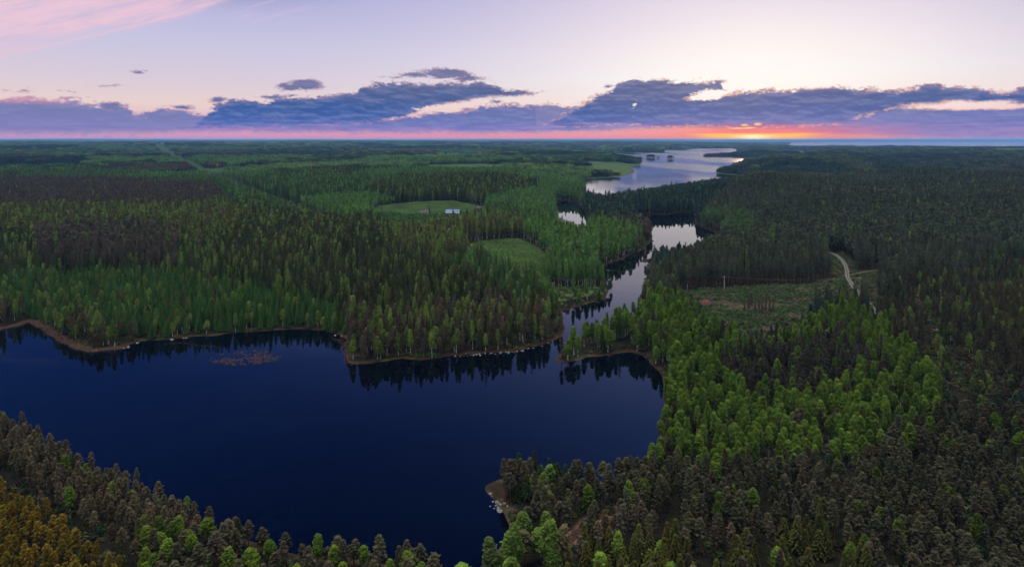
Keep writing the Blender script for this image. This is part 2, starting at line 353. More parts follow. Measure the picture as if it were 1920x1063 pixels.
# open ground (points at ground level on the photo)
OPEN = {
 'meadow': [(848,470),(880,463),(905,457),(945,452),(975,450),(1000,462),(1028,484),(1025,520),(1000,548),(960,540),(925,522),(890,500),(862,485)],
 'clearing': [(1268,550),(1330,545),(1396,543),(1450,543),(1511,543),(1560,537),(1600,536),(1606,562),(1560,580),(1530,605),(1500,640),(1470,665),(1420,672),(1380,662),(1345,640),(1318,610),(1280,590)],
 'farm': [(688,400),(720,393),(780,387),(850,384.5),(900,390),(916,402),(900,424),(850,443),(760,450),(712,440)],
 'beach': [(900,893),(940,895),(952,935),(985,985),(975,1050),(905,1097)],
 'road_side': [(1545,487),(1580,483),(1600,500),(1606,520),(1660,520),(1650,545),(1640,600),(1560,606),(1540,560),(1560,530)],
 'bog': [(1110,556),(1060,566),(1050,575),(1010,560),(1020,545),(1080,540),(1132,540),(1138,552)],
 'cut': [(1620,560),(1690,520),(1760,498),(1860,480),(1930,462),(2000,450),(2000,520),(1900,560),(1800,585),(1700,600)],
 'glade': [(372,338),(395,326),(424,322),(520,320),(500,326),(430,332),(417,352)],
}
OP = {k: poly(v) for k, v in OPEN.items()}
def line(pts): return np.array([G(*p) for p in pts])
def smooth(P, n=6):
    out = []
    for i in range(len(P) - 1):
        p0, p1, p2, p3 = P[max(i - 1, 0)], P[i], P[i + 1], P[min(i + 2, len(P) - 1)]
        for t in np.linspace(0, 1, n, endpoint=False):
            out.append(.5 * ((2 * p1) + (-p0 + p2) * t + (2 * p0 - 5 * p1 + 4 * p2 - p3) * t * t + (-p0 + 3 * p1 - 3 * p2 + p3) * t ** 3))
    out.append(P[-1]); return np.array(out)
ROAD = smooth(line([(1380,440),(1423,451),(1476,463),(1528,475),(1562,485),(1576,495),(1584,507),(1588,520),(1589,533),(1596,546),(1606,560),(1625,580),(1650,610)]))
TRACK = smooth(line([(1590,530),(1610,526.5),(1640,521),(1680,517),(1724,511),(1762,498),(1800,488),(1861,483),(1896,468),(1925,453),(1990,440)]))
LINE_CUT = smooth(line([(284,276),(300,286),(322,300),(343,313),(377,330),(417,353),(457,373),(507,391),(567,411),(640,433)]), 3)
PATH = line([(1160,960),(1110,985),(1060,1030),(1010,1100)])
GAP = line([(-60,880),(0,915),(60,960),(120,998),(200,1055),(250,1106)])
FIRE = smooth(line([(1700,560),(1745,640),(1790,720),(1800,780)]), 4)
def near_line(P, x, y):
    d = np.full(np.shape(x), 1e9)
    for i in range(len(P) - 1):
        (ax, ay), (bx, by) = P[i], P[i + 1]; ex, ey = bx - ax, by - ay
        t = np.clip(((x - ax) * ex + (y - ay) * ey) / (ex * ex + ey * ey + 1e-9), 0, 1)
        d = np.minimum(d, np.hypot(x - ax - t * ex, y - ay - t * ey))
    return d

BROOK = poly([(1030,650),(1040,570),(1110,545),(1150,530),(1215,535),(1215,600),(1110,650),(1064,668)])
# ------------------------------------------------------------------ materials
def new_mat(name):
    m = D.materials.new(name); m.use_nodes = True; m.node_tree.nodes.clear(); S.nt = m.node_tree
    return m, m.node_tree
def attr(name, kind='GEOMETRY', out='Color'):
    n = S.nt.nodes.new('ShaderNodeAttribute'); n.attribute_name = name; n.attribute_type = kind
    return S(n.outputs[out])
def put(shader_node):
    o = S.nt.nodes.new('ShaderNodeOutputMaterial'); S.nt.links.new(shader_node.outputs[0], o.inputs[0])
def principled(color, rough=.8, spec=.2, bump=None, bstr=.3, bdist=.1):
    n = S.nt.nodes.new('ShaderNodeBsdfPrincipled')
    if isinstance(color, S): S.nt.links.new(color.k, n.inputs['Base Color'])
    else: n.inputs['Base Color'].default_value = color
    n.inputs['Roughness'].default_value = rough; n.inputs['Specular IOR Level'].default_value = spec
    if bump is not None:
        b = S.nt.nodes.new('ShaderNodeBump'); b.inputs['Strength'].default_value = bstr; b.inputs['Distance'].default_value = bdist
        S.nt.links.new(bump.k, b.inputs['Height']); S.nt.links.new(b.outputs[0], n.inputs['Normal'])
    put(n); return n
def obj_coords():
    g = S.nt.nodes.new('ShaderNodeNewGeometry'); return S(g.outputs['Position'])

def mat_leaf():
    m, nt = new_mat('foliage')
    tint = attr('tint', 'INSTANCER'); lv = attr('lv', out='Fac'); warm = attr('warm', out='Fac')
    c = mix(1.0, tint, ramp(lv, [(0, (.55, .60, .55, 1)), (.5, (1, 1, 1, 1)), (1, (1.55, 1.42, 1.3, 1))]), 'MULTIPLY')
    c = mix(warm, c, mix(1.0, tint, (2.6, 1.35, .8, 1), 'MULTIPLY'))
    d = nt.nodes.new('ShaderNodeBsdfDiffuse'); t = nt.nodes.new('ShaderNodeBsdfTranslucent'); x = nt.nodes.new('ShaderNodeMixShader')
    nt.links.new(c.k, d.inputs[0]); nt.links.new(c.k, t.inputs[0]); x.inputs[0].default_value = .3
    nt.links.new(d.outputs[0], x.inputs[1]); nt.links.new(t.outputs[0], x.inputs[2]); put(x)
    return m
def mat_bark(name, a, b, sc):
    m, nt = new_mat(name)
    n = noise(obj_coords(), sc, 4)
    principled(ramp(n, [(.42, a), (.56, b)]), .85, .1); return m
MLEAF = mat_leaf()
MBIRCH = mat_bark('birch_bark', (.05, .045, .04, 1), (.55, .53, .50, 1), 1.6)
MPINE = mat_bark('pine_bark', (.06, .036, .025, 1), (.14, .078, .048, 1), 1.2)
MSPRUCE = mat_bark('spruce_bark', (.05, .035, .03, 1), (.09, .07, .055, 1), 2)

def mat_ground():
    m, nt = new_mat('ground')
    P = obj_coords(); col = attr('gcol')
    n = noise(P, .35, 6, .65); n2 = noise(P, 1.7, 4, .6); n3 = noise(P, .045, 4)
    c = mix(1.0, col, ramp(n, [(.3, (.45, .5, .5, 1)), (.5, (1, 1, 1, 1)), (.72, (1.7, 1.5, 1.4, 1))]), 'MULTIPLY')
    c = mix(1.0, c, ramp(n3, [(.35, (.8, .7, .75, 1)), (.65, (1.15, 1.3, 1.1, 1))]), 'MULTIPLY')
    principled(c, .95, .05, n2 * .6 + n, .8, .5); return m
def mat_water():
    m, nt = new_mat('water')
    P = obj_coords()
    rp = noise(vec(S.math('MULTIPLY', sepx(P), .5), sepy(P) * .22), 1.0, 3, .5)
    big = noise(vec(sepx(P) * .012, sepy(P) * .004), 1.0, 3, .5)
    far = maprange(sepy(P), 900.0, 1500.0); streak = noise(vec(sepx(P) * .0035, sepy(P) * .0011, 2.0), 1.0, 4, .55)
    n = nt.nodes.new('ShaderNodeBsdfPrincipled')
    n.inputs['Base Color'].default_value = (.0002, .0007, .0025, 1)
    nt.links.new((maprange(big, .5, .62, .012, .05) + far * maprange(streak, .40, .58, .05, .19)).k, n.inputs['Roughness']); n.inputs['IOR'].default_value = 1.42
    n.inputs['Specular Tint'].default_value = (.10, .55, 1.0, 1)
    b = nt.nodes.new('ShaderNodeBump'); b.inputs['Strength'].default_value = .03; b.inputs['Distance'].default_value = .03
    nt.links.new(rp.k, b.inputs['Height']); nt.links.new(b.outputs[0], n.inputs['Normal'])
    put(n); return m
def _sep(P, i):
    n = S.nt.nodes.new('ShaderNodeSeparateXYZ'); S.nt.links.new(P.k, n.inputs[0]); return S(n.outputs[i])
def sepx(P): return _sep(P, 0)
def sepy(P): return _sep(P, 1)

# ------------------------------------------------------------------ mesh helpers
def mesh_np(name, V, Fc, mats=(), midx=None, attrs=None, smooth=False):
    """V (n,3); Fc (m,k) array of one polygon size"""
    me = D.meshes.new(name); V = np.asarray(V, np.float32); Fc = np.asarray(Fc, np.int32)
    k = Fc.shape[1]; me.vertices.add(len(V)); me.vertices.foreach_set('co', V.ravel())
    me.loops.add(Fc.size); me.loops.foreach_set('vertex_index', Fc.ravel())
    me.polygons.add(len(Fc)); me.polygons.foreach_set('loop_start', np.arange(0, Fc.size, k, dtype=np.int32))
    for m in mats: me.materials.append(m)
    if midx is not None: me.polygons.foreach_set('material_index', np.asarray(midx, np.int32))
    if smooth: me.polygons.foreach_set('use_smooth', np.ones(len(Fc), bool))
    me.update(calc_edges=True)
    for nm, (ty, dom, arr) in (attrs or {}).items():
        a = me.attributes.new(nm, ty, dom)
        a.data.foreach_set('color' if ty == 'FLOAT_COLOR' else 'vector' if ty == 'FLOAT_VECTOR' else 'value', np.asarray(arr).ravel())
    return me
def link(name, me, parent=None, **props):
    o = D.objects.new(name, me); COL.objects.link(o); o.parent = parent
    for k, v in props.items(): o[k] = v
    return o

# ------------------------------------------------------------------ ground and water
def build_ground():
    r, c = GX.shape
    V = np.stack([GX, GY, ZZ], -1).reshape(-1, 3)
    i = np.arange(r - 1)[:, None] * c + np.arange(c - 1)[None]
    Fc = np.stack([i, i + 1, i + c + 1, i + c], -1).reshape(-1, 4)
    x, y = GX, GY; sd = SD
    col = np.zeros(x.shape + (4,)); col[..., 3] = 1
    col[..., :3] = (.009, .009, .006)
    def paint(mask, rgb, k=1.0):
        mm = (mask * k)[..., None]; col[..., :3] = col[..., :3] * (1 - mm) + np.array(rgb) * mm
    px, py = topx(x, y, ZZ)
    shore = (1 - sstep(sd, .6, 3.4)) * (sd > -2.5)
    paint(sstep(y, 1100, 1400) * (sd > 0), (.034, .064, .024))
    paint(shore, (.034, .020, .014), .85)
    paint(sstep(fbm(x / 14, y / 14, 71, 3), .5, .62) * shore, (.040, .036, .020), .7)
    paint((sd < -.2) * 1.0, (.02, .015, .012))
    nz = fbm(x / 12, y / 12, 61, 4); nz2 = fbm(x / 4, y / 4, 63, 3)
    paint(inside(OP['meadow'], x, y) * 1., (.026,.052,.014)); paint(inside(OP['meadow'], x, y) * sstep(nz, .45, .65), (.045,.060,.020), .7)
    c_ = inside(OP['clearing'], x, y) * 1.
    paint(c_, (.020, .034, .014)); paint(c_ * sstep(nz, .48, .62), (.045, .031, .026), .8)
    for (cx_, cy2, rx, ry) in [(1466,557,16,3.2),(1498,559,12,2.6),(1320,564,12,2.6)]:
        d = np.hypot((px - cx_) / rx, (py - cy2) / ry) + (nz2 - .5) * .9
        paint(c_ * (1 - sstep(d, .7, 1.05)), (.12, .032, .034))
    paint(inside(OP['beach'], x, y) * (sd > -1.5), (.024,.016,.012)); paint(inside(OP['beach'], x, y) * (sd > -1) * sstep(nz2, .45, .6), (.045, .035, .026), .7); paint(inside(OP['road_side'], x, y) * 1., (.018,.026,.012))
    paint(inside(OP['farm'], x, y) * 1., (.022, .046, .012)); paint(inside(OP['farm'], x, y) * sstep(nz, .42, .6), (.032, .050, .018), .7); paint(inside(OP['glade'], x, y) * 1., (.022, .050, .014))
    paint(inside(OP['bog'], x, y) * 1., (.04, .075, .025))
    k = inside(OP['cut'], x, y) * 1.; paint(k, (.034, .027, .021)); paint(k * sstep(nz2, .5, .65), (.060, .052, .048), .6)
    paint((near_line(LINE_CUT, x, y) < 16 + y * .006) * 1., (.022, .042, .018))
    paint((1 - sstep(near_line(PATH, x, y), 1.0, 3.0)), (.10, .055, .045))
    # far country: dark woods with paler felled and farmed patches
    f = sstep(y, 4200, 6500); pn = fbm(x / 900 + 7, y / 1500, 81, 3); pf = fbm(x / 300, y / 500, 83, 2)
    paint(f * (sd > 0), (.022, .040, .028)); paint(f * (sd > 0) * sstep(pf * .5 + pn * .5, .52, .66), (.05, .085, .04), .8)
    m = mat_ground()
    me = mesh_np('ground', V, Fc, [m], attrs={'gcol': ('FLOAT_COLOR', 'POINT', col.reshape(-1, 4))}, smooth=True)
    link('ground', me, kind='structure')
    # water sheet at the lake level, following the same fan so that it reaches the horizon
    ys = np.array([30, 120, 400, 1500, 6000, 20000, 90000.]); xs = np.linspace(-UW * 1.0, UW * 1.0, 5)
    U2, Y2 = np.meshgrid(xs, ys); V = np.stack([U2 * Y2, Y2, 0 * Y2], -1).reshape(-1, 3)
    i = np.arange(6)[:, None] * 5 + np.arange(4)[None]
    Fc = np.stack([i, i + 1, i + 6, i + 5], -1).reshape(-1, 4)
    link('water', mesh_np('water', V, Fc, [mat_water()]), kind='structure')
build_ground()

# ------------------------------------------------------------------ trees: crown and trunk as vertex/face arrays
def tube(pts, rad, n=6):
    pts = np.asarray(pts, float); V = []; 
    for p, r in zip(pts, rad):
        for k in range(n):
            a = 2 * math.pi * k / n; V.append((p[0] + r * math.cos(a), p[1] + r * math.sin(a), p[2]))
    Fc = []
    for i in range(len(pts) - 1):
        for k in range(n): Fc.append((i * n + k, i * n + (k + 1) % n, (i + 1) * n + (k + 1) % n, (i + 1) * n + k))
    return np.array(V), np.array(Fc)
def limb(p, q, r0, r1):
    """a thin three-sided branch from p to q"""
    p, q = np.array(p, float), np.array(q, float); d = q - p; d /= np.linalg.norm(d) + 1e-9
    a = np.cross(d, (0, 0, 1)); a /= np.linalg.norm(a) + 1e-9; b = np.cross(d, a)
    V = []
    for c, r in ((p, r0), (q, r1)):
        for k in range(3):
            t = 2.094 * k; V.append(c + r * (a * math.cos(t) + b * math.sin(t)))
    return np.array(V), np.array([(0, 1, 4, 3), (1, 2, 5, 4), (2, 0, 3, 5)])
def quads(C, size, rs, flat=0.0, along=None, asp=1.0, out=None, ow_=1.5):
    """leaf clump quads at centres C; along = preferred long axis"""
    n = len(C); N = rs.normal(size=(n, 3)); N[:, 2] = np.abs(N[:, 2]) + flat
    if out is not None: N = N * .55 + out / (np.linalg.norm(out, axis=1)[:, None] + 1e-9) * ow_
    N /= np.linalg.norm(N, axis=1)[:, None]
    T = rs.normal(size=(n, 3)) if along is None else along + rs.normal(size=(n, 3)) * .25
    T -= (T * N).sum(1)[:, None] * N; T /= np.linalg.norm(T, axis=1)[:, None] + 1e-9
    B = np.cross(N, T); s = (size * (0.65 + .7 * rs.random(n)))[:, None]
    a = T * s * asp; b = B * s
    sk = (rs.random((n, 1)) - .5) * .8
    V = np.stack([C - a, C + b * (.8 + sk * .3), C + a, C - b * (.8 - sk * .3)], 1).reshape(-1, 3)
    return V, np.arange(4 * n).reshape(-1, 4)
def join(parts):
    V, Fc, M, L, W = [], [], [], [], []; o = 0
    for v, f, m, l, w in parts:
        V.append(v); Fc.append(f + o); o += len(v); M.append(np.full(len(f), m)); L.append(np.broadcast_to(l, len(f))); W.append(np.broadcast_to(w, len(f)))
    return np.vstack(V), np.vstack(Fc), np.concatenate(M), np.concatenate(L), np.concatenate(W)
# every tree is modelled 1 m wide per unit scale xy = crown width 4 m, height 16 m at scale 1
def birch(rs, nleaf, qs):
    ht = 16.0; lean = rs.normal(size=2) * .25; c0 = ht * (.30 + .1 * rs.random())
    tp = [(0, 0, -.5), (lean[0] * .3, lean[1] * .3, ht * .35), (lean[0], lean[1], ht * .7), (lean[0] * 1.2, lean[1] * 1.2, ht * .94)]
    tr = [tube(tp, [.17, .13, .08, .02])]
    nl = 32 + rs.integers(10); lobes = []
    for i in range(nl):
        t = (i + .5) / nl; z = c0 + (ht - c0) * t
        rr = 1.85 * math.sin(math.pi * min(1, (t * .80 + .20)) ** .9) ** .9 * (.55 + .45 * rs.random())
        a = i * 2.4 + rs.random() * .8
        r = rr * .62 if t < .93 else 0
        lobes.append((lean[0] * t + r * math.cos(a), lean[1] * t + r * math.sin(a), z, .44 + .34 * (1 - abs(t - .4)) * rs.random() + .18))
    lobes.append((lean[0], lean[1], ht - .5, .36)); lobes = np.array(lobes)
    for l in lobes[::3]: tr.append(limb((lean[0] * .6, lean[1] * .6, l[2] - 1.2), l[:3], .05, .015))
    k = rs.integers(len(lobes), size=nleaf); d = rs.normal(size=(nleaf, 3)); d /= np.linalg.norm(d, axis=1)[:, None]
    rad = rs.random(nleaf) ** .45
    C = lobes[k, :3] + d * (lobes[k, 3] * rad)[:, None] * np.array([1, 1, 1.35])
    ow = C - np.array([lean[0] * .7, lean[1] * .7, 0]); ow[:, 2] = (C[:, 2] - (c0 + (ht - c0) * .35)) * .45; ow = ow + d * .7
    v, f = quads(C, qs, rs, .2, out=ow)
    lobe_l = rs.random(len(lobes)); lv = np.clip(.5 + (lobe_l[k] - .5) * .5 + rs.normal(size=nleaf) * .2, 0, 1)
    return (v, f, lv, np.zeros(nleaf)), tr
def spruce(rs, nleaf, qs):
    ht = 16.0; tr = [tube([(0, 0, -.5), (0, 0, ht * .5), (0, 0, ht * .97)], [.19, .12, .015])]
    nw = 17; C, A, L, W = [], [], [], []; per = max(3, nleaf // (nw * 7))
    for w in range(nw):
        t = w / (nw - 1); z = 2.2 + (ht - 2.6) * t; r = 2.05 * (1 - t) ** .85 + .12; nb = 7 if t < .8 else 5
        a0 = rs.random() * 6
        for b in range(nb):
            a = a0 + 6.283 * b / nb + rs.normal() * .12; rl = r * (.78 + .32 * rs.random())
            e = np.array([math.cos(a) * rl, math.sin(a) * rl, -rl * .32 + (.25 if t > .7 else 0)])
            s = np.linspace(.18, 1, per)
            P = np.outer(s, e) + np.array([0, 0, z]); P[:, 2] += .12 * s * s * rl
            P += rs.normal(size=P.shape) * .06 * r
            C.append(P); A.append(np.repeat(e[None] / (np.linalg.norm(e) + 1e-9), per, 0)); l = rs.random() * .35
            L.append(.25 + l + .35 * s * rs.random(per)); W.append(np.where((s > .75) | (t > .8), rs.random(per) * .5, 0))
            if b % 2 == 0 and per > 3: tr.append(limb((0, 0, z), P[-2], .03, .008))
    C, A, L, W = np.vstack(C), np.vstack(A), np.concatenate(L), np.concatenate(W)
    ow = C * (1, 1, 0); ow[:, 2] = .75 * np.linalg.norm(ow[:, :2], axis=1) + .25
    v, f = quads(C, qs * 1.15, rs, .5, A, 1.5, ow); n = len(C)
    v2, f2 = quads(np.array([[0, 0, ht - .35], [0, 0, ht - .8]]), .3, rs, 0, np.array([[0, 0, 1.], [0, 0, 1.]]), 1.8)
    v = np.vstack([v, v2]); f = np.vstack([f, f2 + 4 * n])
    return (v, f, np.concatenate([np.clip(L, 0, 1), [.6, .6]]), np.concatenate([W, [.4, .4]])), tr
def pine(rs, nleaf, qs):
    ht = 16.0; lean = rs.normal(size=2) * .3; c0 = ht * (.34 + .14 * rs.random())
    ax = lambda z: np.array([lean[0] * (z / ht) ** 1.5, lean[1] * (z / ht) ** 1.5, z])
    tr = [tube([ax(-.0) - (0, 0, .5), ax(ht * .4), ax(ht * .75), ax(ht * .96)], [.18, .14, .09, .02])]
    nw = 13; C, A, L = [], [], []; per = max(3, nleaf // (nw * 6))
    for w in range(nw):
        t = w / (nw - 1); z = c0 + (ht - c0) * (t * .97); r = (2.0 * (1 - t) ** .85 * (.60 + .40 * min(1, t * 4)) + .20) * (.75 + .4 * rs.random())
        nb = 6 if t < .9 else 4; a0 = rs.random() * 6
        for b in range(nb):
            if rs.random() < .12 and t < .5: continue
            a = a0 + 6.283 * b / nb + rs.normal() * .25; rl = r * (.6 + .5 * rs.random())
            e = np.array([math.cos(a) * rl, math.sin(a) * rl, rl * (.22 + .60 * t + .12 * rs.normal())])
            s = .3 + .7 * rs.random(per) ** .7; P = np.outer(s, e) + ax(z)
            P += rs.normal(size=P.shape) * np.array([.15, .15, .10]) * (.4 + .8 * s[:, None])
            C.append(P); A.append(np.repeat((e * (1, 1, .5) + (0, 0, .4))[None] / (rl + .1), per, 0)); L.append(np.clip(.3 + rs.random() * .4 + .3 * rs.random(per), 0, 1))
            tr.append(limb(ax(z), ax(z) + e * .85, .04, .012))
    C, A, L = np.vstack(C), np.vstack(A), np.concatenate(L)
    ow = (C - np.array([lean[0] * .7, lean[1] * .7, 0])) * (1, 1, 0); ow[:, 2] = .55 + (C[:, 2] - (c0 + (ht - c0) * .4)) * .3
    v, f = quads(C, qs * .95, rs, .3, A, 1.6, ow, .9)
    return (v, f, L, np.zeros(len(C))), tr
KIND = {'birch': (birch, MBIRCH), 'spruce': (spruce, MSPRUCE), 'pine': (pine, MPINE)}
def tree_arrays(kind, seed, nleaf, qs):
    fn, bark = KIND[kind]; rs = np.random.default_rng(seed)
    (v, f, l, w), tr = fn(rs, nleaf, qs)
    tv, tf = [], []; o = 0
    for a, b in tr: tv.append(a); tf.append(b + o); o += len(a)
    return (v, f, l, w), (np.vstack(tv), np.vstack(tf))
PROTO = {}                                # (kind, level) -> list of meshes;  crown/trunk meshes for the single trees
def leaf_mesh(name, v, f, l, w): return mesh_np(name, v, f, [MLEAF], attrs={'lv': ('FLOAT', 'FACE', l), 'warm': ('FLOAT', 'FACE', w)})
def joined(name, arr, trunk, bark):
    v, f, l, w = arr; tv, tf = trunk
    V = np.vstack([v, tv]); Fc = np.vstack([f, tf + len(v)]); M = np.r_[np.zeros(len(f)), np.ones(len(tf))]
    z = np.zeros(len(tf))
    return mesh_np(name, V, Fc, [MLEAF, bark], M, {'lv': ('FLOAT', 'FACE', np.r_[l, z]), 'warm': ('FLOAT', 'FACE', np.r_[w, z])})
NV = 6
for kind, (nl, qs) in {'birch': (1800, .24), 'spruce': (1300, .25), 'pine': (1350, .24)}.items():
    PROTO[kind, 'single'] = []; PROTO[kind, 'near'] = []; PROTO[kind, 'mid'] = []
    for i in range(NV):
        a, t = tree_arrays(kind, 100 + i, nl, qs)
        PROTO[kind, 'single'].append((leaf_mesh(kind + '_crown', *a), mesh_np(kind + '_trunk', t[0], t[1], [KIND[kind][1]])))
        PROTO[kind, 'near'].append(joined(kind + '_near', a, t, KIND[kind][1]))
    for i in range(4):
        a, t = tree_arrays(kind, 200 + i, 330, .52 if kind != 'spruce' else .46)
        t = (t[0][:24 if kind != 'spruce' else 18], t[1][:18 if kind != 'spruce' else 12])
        PROTO[kind, 'mid'].append(joined(kind + '_mid', a, t, KIND[kind][1]))
# patches of woodland for the far country: many small trees in one block
def patch(kinds, size, n, seed, q, hs=1.0, ws_=1.0):
    rs = np.random.default_rng(seed); parts = []; o = 0
    V, Fc, L, W = [], [], [], []
    g = int(math.ceil(math.sqrt(n)))
    pts = [((i + rs.random()) / g - .5, (j + rs.random()) / g - .5) for i in range(g) for j in range(g)]
    for (x, y) in pts:
        if math.hypot(x, y) > .58: continue
        kind = kinds[rs.integers(len(kinds))]; ht = 16 * hs * (.75 + .4 * rs.random()); w = 2.0 * ws_ * (.75 + .4 * rs.random()); c0 = ht * .3
        m = q; t = rs.random(m); zz = c0 + (ht - c0) * t
        if kind == 'spruce': r = w * (1 - t) ** .85 * .9
        else: r = w * np.sin(np.pi * (t * .8 + .17)) ** .8
        a = rs.random(m) * 6.283; rr = r * rs.random(m) ** .4
        C = np.stack([x * size + rr * np.cos(a), y * size + rr * np.sin(a), zz], 1)
        v, f = quads(C, (.55 + .9 / math.sqrt(m) * 2.2) * ws_, rs, .3, np.repeat([[0, 0, 1.]], m, 0), 1.15, np.stack([rr * np.cos(a), rr * np.sin(a), .3 + (t - .35) * 1.6 * ws_], 1))
        V.append(v); Fc.append(f + o); o += len(v); tl = rs.random()
        L.append(np.clip(.5 + (tl - .5) * .9 + (rs.random(m) - .5) * .3, 0, 1)); W.append(np.full(m, 0.0 if rs.random() > .08 else .3))
    return leaf_mesh('patch', np.vstack(V), np.vstack(Fc), np.concatenate(L), np.concatenate(W))
PROTO['patch', 'a'] = [patch(k, 24, 44, 300 + i, 26) for i, k in enumerate([('pine',), ('spruce',), ('birch',), ('pine', 'spruce', 'birch'), ('spruce', 'birch'), ('pine', 'pine', 'spruce')])]
PROTO['patch', 'b'] = [patch(k, 72, 90, 400 + i, 12, 1.05, 1.9) for i, k in enumerate([('pine',), ('spruce',), ('birch',), ('pine', 'spruce')])]

# ------------------------------------------------------------------ the stands. Outlines are read at the height of the treetops
BI, BI2, SP, PI_, YG, GO = (.062, .118, .018), (.100, .152, .034), (.024, .048, .016), (.070, .068, .036), (.030, .088, .022), (.20, .125, .02)
PIL, PIR, PID = (.062, .055, .044), (.056, .069, .046), (.028, .048, .040)
